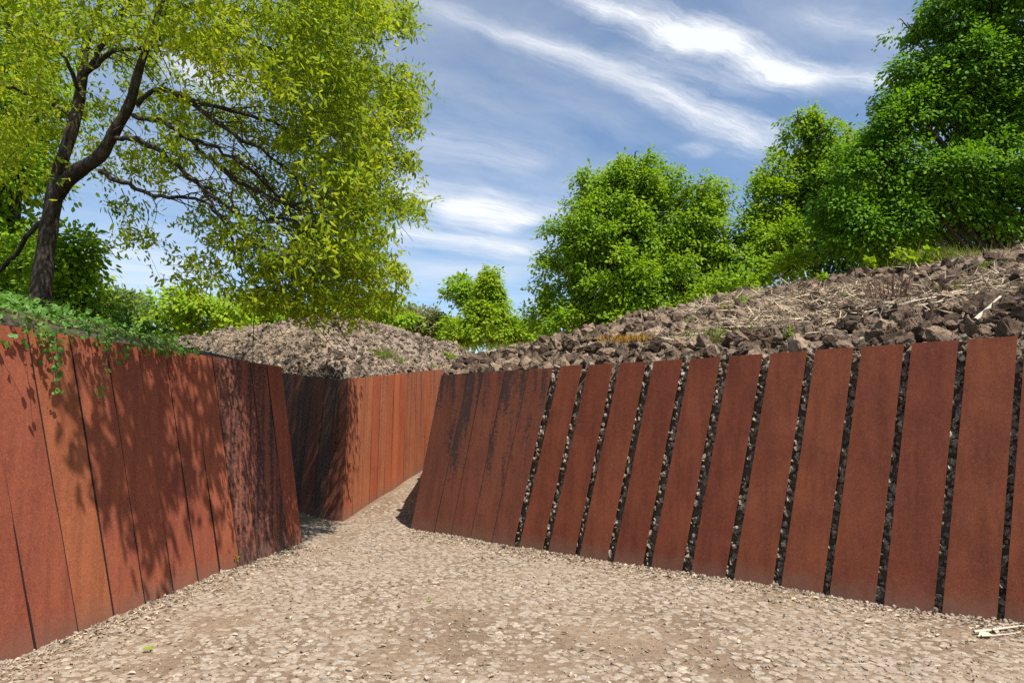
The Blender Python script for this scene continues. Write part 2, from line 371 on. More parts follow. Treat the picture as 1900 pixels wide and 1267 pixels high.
def build_cobbles():
    sp_ = .072; xs = np.arange(-5, 5.5, sp_); ys = np.arange(2.2, 17, sp_ * .86)
    X, Y = np.meshgrid(xs, ys); X = X + (np.arange(len(ys)) % 2)[:, None] * sp_ * .5
    X = (X + rng.normal(size=X.shape) * .016).ravel(); Y = (Y + rng.normal(size=Y.shape) * .014).ravel()
    k = on_path(X, Y); X, Y = X[k], Y[k]
    dens = vnoise(X * .8 + 3, Y * .8) * .55 + vnoise(X * 2.3, Y * 2.3 + 7) * .45
    near_r = np.clip((right_y(X) - Y) / 1.1, 0, 1)                  # soil drifted against the slats
    dens = dens * (.55 + .45 * near_r)
    k = rng.random(len(X)) < np.clip((dens - .12) / .22, 0, .97); X, Y = X[k], Y[k]
    n = len(X); m = 8
    r0 = sp_ * (.36 + .34 * rng.random(n)); asp = .65 + .5 * rng.random(n); ang = rng.random(n) * np.pi
    th = (np.arange(m) / m * 2 * np.pi)[None] + rng.normal(size=(n, m)) * .16
    rr = r0[:, None] * (.78 + .4 * rng.random((n, m)))
    ca, sa = np.cos(ang)[:, None], np.sin(ang)[:, None]
    ex = rr * np.cos(th); ey = rr * np.sin(th) * asp[:, None]
    px, py = ex * ca - ey * sa, ex * sa + ey * ca
    tilt = rng.normal(size=(n, 2)) * .035; h = .001 + .005 * rng.random(n)
    gz = ground_z(X, Y) + .035 * (vnoise(X * 1.3, Y * 1.3) - .5)
    def ring(s, z): return np.stack([X[:, None] + px * s, Y[:, None] + py * s, gz[:, None] + z + (px * tilt[:, :1] + py * tilt[:, 1:]) * s], -1)
    V = np.concatenate([ring(1.0, np.full((n, 1), -.012)), ring(.95, h[:, None] * .55), ring(.70, h[:, None]),
                        np.stack([X, Y, gz + h * 1.08], -1)[:, None]], 1)
    f = []
    for j in range(m):
        k2 = (j + 1) % m
        f += [[j, k2, m + k2, m + j], [m + j, m + k2, 2 * m + k2, 2 * m + j]]
    tri = [[2 * m + j, 2 * m + (j + 1) % m, 3 * m] for j in range(m)]
    nv = 3 * m + 1; base = (np.arange(n) * nv)[:, None, None]
    Vf = V.reshape(-1, 3)
    me = mk('cobble', [(Vf, (base + np.array(f)[None]).reshape(-1, 4))])
    me2 = mk('cobble_top', [(Vf, (base + np.array(tri)[None]).reshape(-1, 3))])
    bm = bmesh.new(); bm.from_mesh(me); bm.from_mesh(me2); bmesh.ops.remove_doubles(bm, verts=bm.verts, dist=1e-5); bm.to_mesh(me); bm.free()
    tag(obj('cobble_paving', me, M['cobble']), 'small worn tan cobblestones set in the dirt of the path', 'paving', kind='stuff')
build_cobbles()

def build_litter():
    # gravel
    n = 26000; Y = 2.4 + 12.5 * rng.random(n) ** 1.5; X = -4.5 + 9.5 * rng.random(n)
    k = on_path(X, Y); X, Y = X[k], Y[k]
    s = .004 + .010 * rng.random(len(X)) ** 2.2
    Xr = RA[0] + (RB[0] - RA[0] + 1.2) * rng.random(2600); Yr = right_y(Xr) - .01 - np.abs(rng.normal(size=2600)) * .07
    Yl = 3 + 5.6 * rng.random(1300); Xl = left_x(Yl) + .01 + np.abs(rng.normal(size=1300)) * .06
    X = np.concatenate([X, Xr, Xl]); Y = np.concatenate([Y, Yr, Yl]); s = np.concatenate([s, .005 + .022 * rng.random(3900) ** 3])
    gz = ground_z(X, Y) + .035 * (vnoise(X * 1.3, Y * 1.3) - .5)
    tag(obj('gravel', mk('gravel', scatter_rocks(np.stack([X, Y, gz + s * .3 + .003], 1), s)), M['cobble']), 'loose grit and pebbles strewn over the path', 'gravel', kind='stuff')
    n = 9500; Y = 2.4 + 10 * rng.random(n) ** 1.4; X = -4 + 9 * rng.random(n)
    Xr = RA[0] + (RB[0] - RA[0] + 1.5) * rng.random(4500); Yr = right_y(Xr) - .02 - np.abs(rng.normal(size=4500)) * .35
    Yl = 2.5 + 6.1 * rng.random(3400); Xl = left_x(Yl) + .02 + np.abs(rng.normal(size=3400)) * .22
    X = np.concatenate([X, Xr, Xl]); Y = np.concatenate([Y, Yr, Yl]); k = on_path(X, Y); X, Y = X[k], Y[k]; n = len(X)
    gz = ground_z(X, Y) + .035 * (vnoise(X * 1.3, Y * 1.3) - .5)
    ax = rnd_dir(n) * np.array([1, 1, .25]); nor = rnd_dir(n) * .45 + np.array([0, 0, 1])
    L = .012 + .045 * rng.random(n) ** 2.4; W = L * (.18 + .5 * rng.random(n))
    tag(obj('leaf_litter', mk('leaf_litter', [leaves(np.stack([X, Y, gz + .012], 1), ax, nor, L, W, -.3)]), M['litter']), 'dry tan leaf scraps scattered over the path', 'leaf litter', kind='stuff')
build_litter()

# ------------------------------------------------------------------ steel plates
ORD = ['first', 'second', 'third', 'fourth', 'fifth', 'sixth', 'seventh', 'eighth', 'ninth', 'tenth', 'eleventh', 'twelfth', 'thirteenth', 'fourteenth', 'fifteenth', 'sixteenth', 'seventeenth', 'eighteenth', 'nineteenth']
def plate_mesh(b0, b1, t0, t1, thick, origin, sink=.12, bevel=True):
    """plate from four front-face corners (bottom left/right, top left/right), thickness away from the viewer side"""
    b0, b1, t0, t1 = (np.asarray(p, float) for p in (b0, b1, t0, t1))
    u0, u1 = unit(t0 - b0), unit(t1 - b1)
    b0 = b0 - u0 * sink; b1 = b1 - u1 * sink
    nrm = unit(np.cross(b1 - b0, t0 - b0))           # faces viewer when b0 left of b1
    k = -nrm * thick
    # grid in the plate so that it can be very slightly warped
    nu, nv = 3, 9; G = []
    wob = rng.normal(size=2) * .002
    for j in range(nv):
        for i in range(nu):
            a, c = i / (nu - 1), j / (nv - 1)
            p = (b0 * (1 - a) + b1 * a) * (1 - c) + (t0 * (1 - a) + t1 * a) * c
            G.append(p + nrm * (wob[0] * math.sin(3.1 * c) + wob[1] * math.sin(5 * c + a)))
    G = np.array(G); n = len(G); V = np.vstack([G, G + k]) - origin
    f = []
    for j in range(nv - 1):
        for i in range(nu - 1):
            q = [j * nu + i, j * nu + i + 1, (j + 1) * nu + i + 1, (j + 1) * nu + i]
            f.append(q); f.append([x + n for x in q[::-1]])
    def side(l): 
        for a, b in zip(l[:-1], l[1:]): f.append([b, a, a + n, b + n])
    side([i for i in range(nu)]); side([j * nu + nu - 1 for j in range(nv)])
    side([(nv - 1) * nu + i for i in range(nu)][::-1]); side([j * nu for j in range(nv)][::-1])
    return mk('plate', [(V, np.array(f))])
THK = .012
# --- spaced slats of the right wall: (bottom left, bottom right, top left, top right) traced in the photograph
slats = [((963, 1018), (1005, 1025), (1040, 679), (1080, 677)), ((1017, 1027), (1065, 1033), (1092, 677), (1137, 674)),
 ((1075, 1035), (1125, 1043), (1150, 673), (1198, 671)), ((1138, 1046), (1191, 1053), (1213, 670), (1266, 666)),
 ((1208, 1055), (1264, 1064), (1281, 666), (1336, 662)), ((1282, 1066), (1344, 1075), (1354, 660), (1414, 656.5)),
 ((1361, 1078), (1432, 1088), (1430, 656), (1497, 650.5)), ((1449, 1092), (1525, 1104), (1513, 649), (1583, 644)),
 ((1539, 1106), (1623, 1119), (1599, 643), (1677, 638)), ((1640, 1122), (1732, 1136), (1692, 637), (1778, 630.5)),
 ((1748, 1139), (1849, 1154), (1796, 629.5), (1888, 623)), ((1863, 1157), (1974, 1174), (1903, 622), (2005, 614)),
 ((1990, 1177), (2113, 1196), (2021, 613), (2135, 604)), ((2133, 1199), (2271, 1221), (2153, 603), (2280, 593))]
LEAN = .30
RTOP = RA + RIN * LEAN
topz = []
for i, (b0, b1, t0, t1) in enumerate(slats):
    B0, B1 = on_vplane(*b0, RA, RIN), on_vplane(*b1, RA, RIN)
    B0[2] = B1[2] = 0
    T0, T1 = on_vplane(*t0, RTOP, RIN), on_vplane(*t1, RTOP, RIN)
    topz.append((T0[2], T1[2]))
    o = (B0 + B1) / 2
    if i == 0: lab = 'narrow rust-brown steel slat right beside the block of joined stained plates'
    elif i == 10: lab = 'widest fully visible brown steel slat, near the right edge of the photo'
    elif i == 11: lab = 'brown steel slat cut off by the right edge of the photo'
    elif i == 6: lab = 'brown steel slat with a pale dry leaf at its foot, seventh from the joined plates'
    else: lab = 'leaning rust-brown steel slat, %s from the joined stained plates' % ORD[i]
    s = obj('steel_slat', plate_mesh(B0, B1, T0, T1, THK, o), M['corten'], None, o)
    tag(s, lab, 'steel slat', 'spaced steel slats of the right retaining wall')
for k in range(5):
    d_ = RDIR * (.4985 * (k + 1)); q0, q1, q2, q3 = (p + d_ for p in (B0, B1, T0, T1)); o = (q0 + q1) / 2
    s_ = obj('steel_slat', plate_mesh(q0, q1, q2, q3, THK, o), M['corten'], None, o)
    tag(s_, 'leaning rust-brown steel slat, %s from the joined stained plates' % ORD[len(slats) + k], 'steel slat', 'spaced steel slats of the right retaining wall')
print('TOPZ', [f'{a:.2f},{b:.2f}' for a, b in topz])

def wall_panels(name, label, quad_list, mats, loc, seam_shade=0, reach=-1):
    root = empty(name, loc, label, 'wall')
    for (b0, b1, t0, t1), m in zip(quad_list, mats):
        o = (np.asarray(b0) + np.asarray(b1)) / 2
        obj('panel', plate_mesh(b0, b1, t0, t1, THK, o), M[m], root, o - np.asarray(loc))
    for a, c in zip(quad_list[:-1], quad_list[1:]) if seam_shade else ():  # dark strips added over the seams, gap shade put in as colour
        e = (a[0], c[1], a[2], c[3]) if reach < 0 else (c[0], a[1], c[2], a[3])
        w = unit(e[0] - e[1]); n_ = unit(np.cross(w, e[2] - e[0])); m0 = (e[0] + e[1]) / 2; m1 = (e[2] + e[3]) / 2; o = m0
        k_ = unit(np.cross(a[1] - a[0], a[2] - a[0])) * .0015; h_ = unit(a[1] - a[0]) * seam_shade / 2
        obj('seam_shade', plate_mesh(m0 - h_ + k_, m0 + h_ + k_, m1 - h_ + k_ - [0, 0, .006], m1 + h_ + k_ - [0, 0, .006], .006, o), M['seam_shade'], root, o - np.asarray(loc))
    return root
# --- joined plates at the left end of the right wall
bx_ = [761, 805, 836, 872, 912, 952]; by_ = [984, 991, 996, 1002, 1009, 1018]
tx_ = [819, 869, 897, 938, 981, 1025]; ty_ = [696, 692, 690, 687.5, 685, 682]
q = []
for i in range(5):
    g = 0.8
    P = [on_vplane(bx_[i] + g * .5, by_[i], RA, RIN), on_vplane(bx_[i + 1] - g * .5, by_[i + 1], RA, RIN),
         on_vplane(tx_[i] + g * .5, ty_[i], RTOP, RIN), on_vplane(tx_[i + 1] - g * .5, ty_[i + 1], RTOP, RIN)]
    P[0][2] = P[1][2] = 0
    q.append(P)
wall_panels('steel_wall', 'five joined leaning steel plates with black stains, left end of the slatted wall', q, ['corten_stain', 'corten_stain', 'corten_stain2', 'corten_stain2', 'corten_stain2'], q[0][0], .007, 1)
ret0 = q[0][0] + RIN * .03 + RDIR * .02
RET_B = ret0.copy(); RET_T = q[0][2] + RIN * .03 + RDIR * .02
# return along the passage behind the joined plates
rq = []; rd = unit(np.array([1.25, 6.6, 0])); 
for i in range(16):
    a, b = i * .40, i * .40 + .392
    f0 = [RET_B + rd * b, RET_B + rd * a, RET_T + rd * b, RET_T + rd * a]
    for p, d in zip(f0[:2], (b, a)): p[2] = float(ground_z(0, p[1]))
    for p, d in zip(f0[2:], (b, a)): p[2] += float(ground_z(0, p[1]))
    rq.append(f0)
wall_panels('steel_wall', 'rusty steel side wall of the passage, behind the joined stained plates', rq, ['corten'] * 16, RET_B)

# --- left wall
VPX, VPY = 1690.0, 10400.0
LN = np.array([LDIR[1], -LDIR[0], 0])           # faces the path (+x)
LTP = LA - LN * .08
def left_top(b):
    px, py, _ = proj(b)
    # meet the line towards the vanishing point of the slats with the top line y = 602 + .15 x
    dx, dy = (px - VPX), (py - VPY); t = (602 + .15 * VPX - VPY) / (dy - .15 * dx)
    return on_vplane(VPX + dx * t, VPY + dy * t, LTP, LN)
q = []; mats = []; PW = .376; n_l = 17
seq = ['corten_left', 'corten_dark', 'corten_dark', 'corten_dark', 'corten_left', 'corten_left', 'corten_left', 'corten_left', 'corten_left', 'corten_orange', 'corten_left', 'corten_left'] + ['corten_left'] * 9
for i in range(n_l):
    b1 = LB - LDIR * (PW * i + .003); b0 = LB - LDIR * (PW * (i + 1) - .003)
    if b0[1] > 3.4: tt0, tt1 = left_top(b0), left_top(b1); last = (tt0 - b0)
    else: tt0, tt1 = b0 + last, b1 + last
    q.append([b0, b1, tt0, tt1]); mats.append(seq[i])
LEFTQ = q
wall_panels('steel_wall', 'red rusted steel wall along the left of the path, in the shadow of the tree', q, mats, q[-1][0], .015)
print('LEFT top z', [f'{a[2][2]:.2f}' for a in q])
# end return of the left wall, going away to the left
e_b, e_t = q[0][1] - LN * .02, q[0][3] - LN * .02
rq = []; rd = unit(np.array([-1, .12, 0]))
for i in range(7):
    rq.append([e_b + rd * (i * .38), e_b + rd * (i * .38 + .374), e_t + rd * (i * .38), e_t + rd * (i * .38 + .374)])
rq = [[b, a, d, c] for a, b, c, d in rq]; rq = [[b, a, d, c] for a, b, c, d in rq]
wall_panels('steel_wall', 'rusty steel return of the left wall, facing the dark recess', rq, ['corten'] * 7, e_b)

# --- block in the middle: dark face, narrow face, long wall up the passage
k0, k1 = np.array([-2.56, 10.56, 0]), np.array([-2.90, 10.74, 0])
fd = unit(np.array([-.80, .74, 0]))
q = []
t_nar0, t_nar1 = at(628, 704.5, k1[1] - .0), at(645.5, 703, k0[1])
q.append([k1 + np.array([.004, 0, 0]), k0, t_nar0, t_nar1])
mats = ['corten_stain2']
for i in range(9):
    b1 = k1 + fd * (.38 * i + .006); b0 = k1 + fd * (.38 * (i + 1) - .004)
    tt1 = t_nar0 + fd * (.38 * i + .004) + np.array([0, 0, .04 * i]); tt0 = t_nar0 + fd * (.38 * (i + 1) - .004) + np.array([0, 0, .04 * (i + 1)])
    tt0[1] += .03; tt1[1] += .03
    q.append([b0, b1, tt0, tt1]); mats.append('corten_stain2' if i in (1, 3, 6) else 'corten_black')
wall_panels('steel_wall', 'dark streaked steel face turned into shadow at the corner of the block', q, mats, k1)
mb0, mb1 = k0.copy(), np.array([-1.95, 15.0, .43])
md = (mb1 - mb0); mlen = np.linalg.norm(md[:2]); q = []; mats = []; tw = .385; s = 0; i = 0
seqm = ['corten_mid', 'corten_mid', 'corten_mid', 'corten_mid_red', 'corten_mid', 'corten_mid_red', 'corten_mid_red', 'corten_mid_red', 'corten_mid', 'corten_mid', 'corten_mid', 'corten_mid', 'corten_mid_red', 'corten_mid', 'corten_mid']
tt = at(646.5, 703, k0[1])
lean = tt - k0; mo = unit(np.array([md[1], -md[0], 0])) * .012
while s < mlen * 3.4:
    pa = mb0 + md * ((s + .004) / mlen); pb = mb0 + md * ((s + tw - .003) / mlen)
    ta, tb = pa + lean, pb + lean
    pa = pa.copy(); pb = pb.copy(); pa[2] = float(ground_z(0, pa[1])); pb[2] = float(ground_z(0, pb[1]))
    q.append([pa, pb, ta, tb]); mats.append(seqm[i % len(seqm)]); s += tw; i += 1
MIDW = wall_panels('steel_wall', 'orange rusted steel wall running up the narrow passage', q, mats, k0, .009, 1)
MIDN = unit(np.array([md[1], -md[0], 0]))
# small white tag on the wall
tp = on_vplane(656.5, 737.5, k0 + MIDN * .004, MIDN)
du = unit(md * np.array([1, 1, 0])); dz = np.array([0, 0, 1.])
def flat(p, w, h, th=.003):
    a = [p - du * w - dz * h, p + du * w - dz * h, p + du * w + dz * h, p - du * w + dz * h]
    V = np.array(a + [x + MIDN * th for x in a]) - tp
    return V, np.array([[4, 5, 6, 7], [3, 2, 1, 0], [0, 1, 5, 4], [1, 2, 6, 5], [2, 3, 7, 6], [3, 0, 4, 7]])
sg = obj('wall_tag', mk('tag', [flat(tp, .085, .038)]), M['tag'], None, tp)
tag(sg, 'small white number tag fixed near the top corner of the orange wall', 'tag')
mk_parts = [flat(tp + du * .055 + MIDN * .003 + dz * d, .022 * w, .006, .002) for d, w in ((.014, .8), (0, 1), (-.014, .6))]
mk_parts += [flat(tp + du * x + MIDN * .003, .006, .016, .002) for x in (-.03, -.008)]
for q_ in mk_parts: obj('tag_mark', mk('mark', [q_]), M['tagink'], sg)

# ------------------------------------------------------------------ mounds
def interp_line(sv, keys, pts, s):
    pts = np.asarray(pts); return np.stack([np.interp(s, keys, pts[:, k]) for k in range(pts.shape[1])], -1)
cr_keys = [-.3, .6, 1.4, 2.4, 3.4, 4.4, 5.4, 6.4, 7.2, 9, 12]
cr_px = [(845, 674, 17.5), (930, 658, 16.5), (1020, 634, 15.5), (1120, 606, 14.5), (1250, 573, 13.5), (1400, 541, 12.5), (1560, 513, 11.5), (1750, 484, 10.8), (1900, 464, 10.2), (2250, 425, 9.5), (3000, 390, 8.5)]
cr_pts = np.array([at(x, y + 9, d) for x, y, d in cr_px])
def r_mound(s, v):
    """v: -1 ground behind slats, 0 behind slat tops, 1 crest, 2 far side"""
    s = np.asarray(s, float); v = np.asarray(v, float)
    B = RA + RDIR * s[..., None] + RIN * .075; B[..., 2] = -.05
    T = RA + RDIR * s[..., None] + RIN * (.30 + .085) + RDIR * .27
    T[..., 2] = 2.13 + .03 * (vnoise(s * 2, s * 0 + 3) - .5)
    Cc = interp_line(None, cr_keys, cr_pts, s)
    D = Cc + np.array([2.0, 4.5, 0]); D[..., 2] = .8
    vv = np.clip(v, -1, 2)[..., None]
    P = np.where(vv < 0, B + (T - B) * (vv + 1), np.where(vv < 1, T + (Cc - T) * vv, Cc + (D - Cc) * (vv - 1)))
    h = .14 * np.sin(np.clip(v, 0, 1) * np.pi) + np.where((v > 0), .22 * (vnoise(P[..., 0] * 1.1, P[..., 1] * 1.1) - .5) * np.clip(v * 4, 0, 1), 0)
    P[..., 2] += h
    return P
def l_keys(): return np.array([0, 1.6, 3.4, 4.9, 5.3, 7.5, 11, 15.])
ln_pts = np.array([(-9.5, 19.5, 2.6), (-6, 15.2, 2.5), (-3.8, 12.2, 2.32), (-2.86, 10.95, 2.17), (-2.66, 10.85, 2.15), (-2.16, 15, 2.58), (-1.42, 20, 3.05), (-.6, 24, 3.2)])
lc_px = [(200, 640, 21), (350, 624, 19), (470, 606, 17.5), (560, 590, 16.5), (620, 587, 16.5), (740, 612, 18), (840, 642, 21.5), (900, 668, 26)]
lc_pts = np.array([at(*p) for p in lc_px])
def l_mound(s, v):
    s = np.asarray(s, float); v = np.asarray(v, float); K = l_keys()
    N = interp_line(None, K, ln_pts, s); Cc = interp_line(None, K, lc_pts, s)
    D = Cc + np.array([0, 5, 0]); D[..., 2] = 1.0
    vv = np.clip(v, 0, 2)[..., None]
    P = np.where(vv < 1, N + (Cc - N) * vv, Cc + (D - Cc) * (vv - 1))
    P[..., 2] += .2 * np.sin(np.clip(v, 0, 1) * np.pi) + .22 * (vnoise(P[..., 0] * 1.2 + 20, P[..., 1] * 1.2) - .5) * np.clip(v * 4, 0, 1)
    return P
def surf_mesh(fn, ss, vs):
    Sg, Vg = np.meshgrid(ss, vs); P = fn(Sg, Vg); n = len(ss)
    f = [[j * n + i, j * n + i + 1, (j + 1) * n + i + 1, (j + 1) * n + i] for j in range(len(vs) - 1) for i in range(n - 1)]
    return mk('mound', [(P.reshape(-1, 3), np.array(f))], True)
tag(obj('mound', surf_mesh(r_mound, np.linspace(-.02, 11.5, 90), np.concatenate([np.linspace(-1, 0, 9), np.linspace(.05, 1, 30), np.linspace(1.1, 2, 8)])), M['soil']), kind='structure')
tag(obj('mound', surf_mesh(l_mound, np.linspace(0, 15, 90), np.concatenate([np.linspace(0, 1, 30), np.linspace(1.1, 2, 8)])), M['soil_tan']), kind='structure')

_g = np.meshgrid(np.linspace(0, 11, 700), np.linspace(0, 1, 260)); _GR = r_mound(_g[0], _g[1]).reshape(-1, 3); _PR = np.stack(proj(_GR)[:2], 1)
_g = np.meshgrid(np.linspace(0, 15, 500), np.linspace(0, 1, 200)); _GL = l_mound(_g[0], _g[1]).reshape(-1, 3); _PL = np.stack(proj(_GL)[:2], 1)
def snap(px, py, up=0.0):
    '''the point of the mound seen at this place of the photograph'''
    G, Q = (_GR, _PR) if px > 865 else (_GL, _PL)
    return G[np.argmin(((Q - np.array([px, py])) ** 2).sum(1))] + np.array([0, 0, up])
rocks = []   # (pos, size, region)
def add_rocks(fn, n, s0, s1, v0, v1, smin, smax, pw, region, sink=.15, push=None):
    s = s0 + (s1 - s0) * rng.random(n * 3); v = v0 + (v1 - v0) * rng.random(n * 3)
    P = fn(s, v)
    d2 = fn(s + .01, v) - P; d3 = fn(s, v + .01) - P; A = np.linalg.norm(np.cross(d2, d3), axis=1)
    px, py, dep = proj(P)
    w = A / dep ** 1.0; w = w / w.sum(); ix = rng.choice(len(s), n, replace=False, p=w)
    sz = smin + (smax - smin) * rng.random(n) ** pw
    P = P[ix]; P[:, 2] += sz * (.5 - sink) * 1.0 * (1 if push is None else 0)
    if push is not None:        # lay each stone against the back of the slat plane
        h = np.clip(P[:, 2], .02, 2.12); P[:, 2] = h; cur = (P - RA) @ RIN; want = .30 * h / 2.2 + .016 + sz * (.80 + .25 * rng.random(n))
        P = P + RIN * (want - cur)[:, None]
    for p, z in zip(P, sz): rocks.append((p, z, region))
add_rocks(r_mound, 11000, 0, 10.5, .0, 1.12, .02, .17, 3.6, 'right')
add_rocks(r_mound, 100, 3.2, 10.5, .12, .85, .10, .20, 1.5, 'right', .3)
add_rocks(r_mound, 1300, 5.2, 9.5, .0, .5, .02, .11, 2.6, 'right')
add_rocks(r_mound, 900, 0, 10.5, .0, .06, .02, .095, 2, 'right', .4)
add_rocks(r_mound, 3000, 0.1, 10.0, -.99, -.01, .035, .075, 1.2, 'fill', 0, -RIN)
add_rocks(l_mound, 8000, 0, 15, .0, 1.1, .018, .105, 3.6, 'left')
add_rocks(l_mound, 700, 1.5, 7, .0, .07, .018, .065, 2, 'left', .3)
# named boulders from the photograph: px, py, radius px, Y
BOULD = [(1330, 560, 26, 12.0, 'rock', 'big reddish brown boulder leaning on the mound crest below the rounded tree', 0),
         (1466, 545, 22, 10.4, 'pale', 'flat pale pinkish slab of rock near the crest of the right mound', 1),
         (1385, 548, 20, 12.0, 'rock', 'brown blocky boulder just right of the big reddish boulder', 2),
         (1500, 545, 24, 9.6, 'rock', 'dark jagged boulder between the pale slab and the dead stems', 3),
         (1880, 530, 24, 7.8, 'rock', 'dark angular boulder at the right edge of the mound', 4),
         (1585, 600, 22, 7.2, 'rock', 'black hollow boulder below the dead stems on the mound', 5),
         (1880, 500, 16, 8.8, 'rock', 'grey upright boulder high on the right edge of the mound', 6)]
# ground stones at the feet of the walls
for x_, y_, z_ in [(745, 991, 7), (1283, 1066, 7), (1300, 1072, 8), (935, 1016, 6), (1440, 1092, 9), (1735, 1137, 9), (381, 1083, 7), (242, 1138, 6), (600, 966, 5)]:
    p = on_ground(x_, y_ + 2); rocks.append((p + np.array([0, 0, .02]), z_ / F * p[1], 'foot'))
def gap_stones():
    sl_ = [((952, 1019), None, (1025, 682), None)] + [(b[1], None, b[3], None) for b in slats]
    for i in range(len(slats)):
        l0, l1 = sl_[i][0], sl_[i][2]; r0_, r1_ = slats[i][0], slats[i][2]
        for f in np.arange(-.01, 1.03, .026):
            L0 = on_vplane(*l0, RA, RIN); L0[2] = 0; R0 = on_vplane(*r0_, RA, RIN); R0[2] = 0
            L1_ = on_vplane(*l1, RTOP, RIN); R1 = on_vplane(*r1_, RTOP, RIN)
            for kk in range(2):
                a = rng.random() * 1.3 - .15; ff = f + .012 * rng.normal(); p = (L0 * (1 - a) + R0 * a) * (1 - ff) + (L1_ * (1 - a) + R1 * a) * ff
                z = .026 + .060 * rng.random() ** 1.8; rocks.append((p + RIN * (z * (.85 + .7 * rng.random()) + .012), z, 'fill'))
gap_stones()
P = np.array([r[0] for r in rocks]); Z = np.array([r[1] for r in rocks]); REG = np.array([r[2] for r in rocks])
px, py, dep = proj(P); app = Z / dep
infr = (px > 0) & (px < 1900) & (py > 0) & (py < 1267) & (REG != 'fill')
app = np.where(infr, app, 0); app = np.where(REG == 'foot', 9, app)
order = np.argsort(-app); ind = order[:285]
sel = np.zeros(len(P), bool); sel[ind] = True
for reg, nm, mat, lab in (('right', 'rubble', 'rock', 'dark brown volcanic rubble heaped behind the right steel slats'), ('fill', 'rubble_fill', 'rock_fill', 'grey and tan stones packed behind the gaps of the slatted wall'), ('left', 'rubble', 'rock_fine', 'fine tan and brown rubble covering the mound above the passage')):
    k = (REG == reg) & ~sel
    tag(obj(nm, mk('rubble', scatter_rocks(P[k], Z[k])), M[mat]), lab, 'rubble', kind='stuff')
RP = [rough_proto(i) for i in range(14)]
for m_ in RP: m_.materials.append(M['rock'])
RP_F = []
for i in range(6): c = RP[i].copy(); c.materials.clear(); c.materials.append(M['rock_fine']); RP_F.append(c)
def rock_obj(mesh, p, z, lab, group):
    o = bpy.data.objects.new('rock', mesh); COL.objects.link(o); o.location = Vector(p); o.scale = (z, z, z)
    o.rotation_euler = tuple(rng.random(3) * 6.28); tag(o, lab, 'rock', group); return o
for i in ind:
    reg = REG[i]; big = Z[i] > .15
    if reg == 'right': 
        rock_obj(RP[rng.integers(14)], P[i], Z[i], 'jagged dark brown volcanic rock lying loose on the mound above the steel slats', 'volcanic rocks on the right mound')
    elif reg == 'left': rock_obj(RP_F[rng.integers(6)], P[i], Z[i], 'brown rock lying on the dusty mound above the orange passage wall', 'rocks on the left mound')
    else: rock_obj(RP_F[rng.integers(6)], P[i], Z[i], 'small tan stone lying on the path at the foot of a steel wall', 'stones at the foot of the walls')
pale = rock_mat('pale_rock', (.26, .17, .14), (.30, .2, .16), (.34, .23, .19), .3)
for x_, y_, rp, Y, mt, lab, k in BOULD:
    p = snap(x_, y_ + rp * .4, .04); me = RP[(k * 3) % 14]
    if mt == 'pale': me = me.copy(); me.materials.clear(); me.materials.append(pale)
    o = rock_obj(me, p, rp / F * p[1] * 1.15, lab, None)
    if mt == 'pale': o.scale.z *= .5; o.rotation_euler = (.5, .1, .3)

# straw on the right mound
def straw(fn, n, s0, s1, v0, v1, name, lab, mask=None, L0=.08, L1=.35):
    s = s0 + (s1 - s0) * rng.random(n); v = v0 + (v1 - v0) * rng.random(n); P = fn(s, v)
    if mask is not None:
        k = rng.random(n) < mask(s, v, P); P = P[k]
    n = len(P); P[:, 2] += .03 + .09 * rng.random(n)
    ax = rnd_dir(n) * np.array([1, 1, .35]); L = L0 + (L1 - L0) * rng.random(n) ** 2
    P = P - unit(ax) * L[:, None] * .5
    V, f = leaves(P, ax, rnd_dir(n), L, .005 + .007 * rng.random(n), .5)
    tag(obj(name, mk(name, [(V, f)]), M['straw']), lab, 'straw', kind='stuff')
straw(r_mound, 40000, 3, 10, .02, .98, 'dry_straw', 'bleached dry straw lying between the rocks of the right mound', lambda s, v, P: np.clip((vnoise(P[:, 0] * .7, P[:, 1] * .7) - .42) * 3 + (s - 5.6) * .35, 0.02, 1), .08, .5)
straw(l_mound, 16000, 1, 8, .02, .98, 'dry_straw', 'tan dry grass scattered over the left mound', lambda s, v, P: np.clip((vnoise(P[:, 0] * .9, P[:, 1] * .9) - .3) * 2, 0, 1), .05, .22)

# sticks
def stick(p0, p1, r, name, lab, mat='stick', sag=.01, grp=None):
    p0, p1 = np.asarray(p0), np.asarray(p1); o = (p0 + p1) / 2; L = np.linalg.norm(p1 - p0)
    t = np.linspace(0, 1, 7)[:, None]; pts = p0 + (p1 - p0) * t + rng.normal(size=(7, 3)) * L * .005
    V, f = tube(pts - o, np.linspace(r, r * .6, 7) * (1 + .15 * rng.random(7)), 7)
    ob = obj(name, mk('stick', [(V, f)], True), M[mat], None, o); return tag(ob, lab, 'stick', grp)
stick(snap(1812, 607, .07), snap(1858, 576, .13), .022, 'fallen_stick', 'thick bleached stick pointing up on the mound near the right edge')
stick(snap(1602, 592, .07), snap(1718, 575, .13), .011, 'fallen_stick', 'long pale stick lying below the dead stems on the mound')
stick(snap(1500, 585, .07), snap(1610, 560, .13), .008, 'fallen_stick', 'slim pale stick sloping up left of the dead stems')
stick(snap(1690, 570, .07), snap(1745, 552, .13), .008, 'fallen_stick', 'slim pale stick lying right of the dead stems')
stick(on_ground(1806, 1172, .02), on_ground(1905, 1160, .03), .010, 'fallen_stick', 'dry stick lying on the path by the right edge of the photo')
stick(on_ground(1820, 1180, .02), on_ground(1895, 1172, .02), .006, 'fallen_stick', 'thin dry twig lying just in front of the stick on the path')
stick(on_ground(1566, 1232, .01), on_ground(1618, 1229, .02), .004, 'fallen_stick', 'thin curved twig on the path in the right foreground')
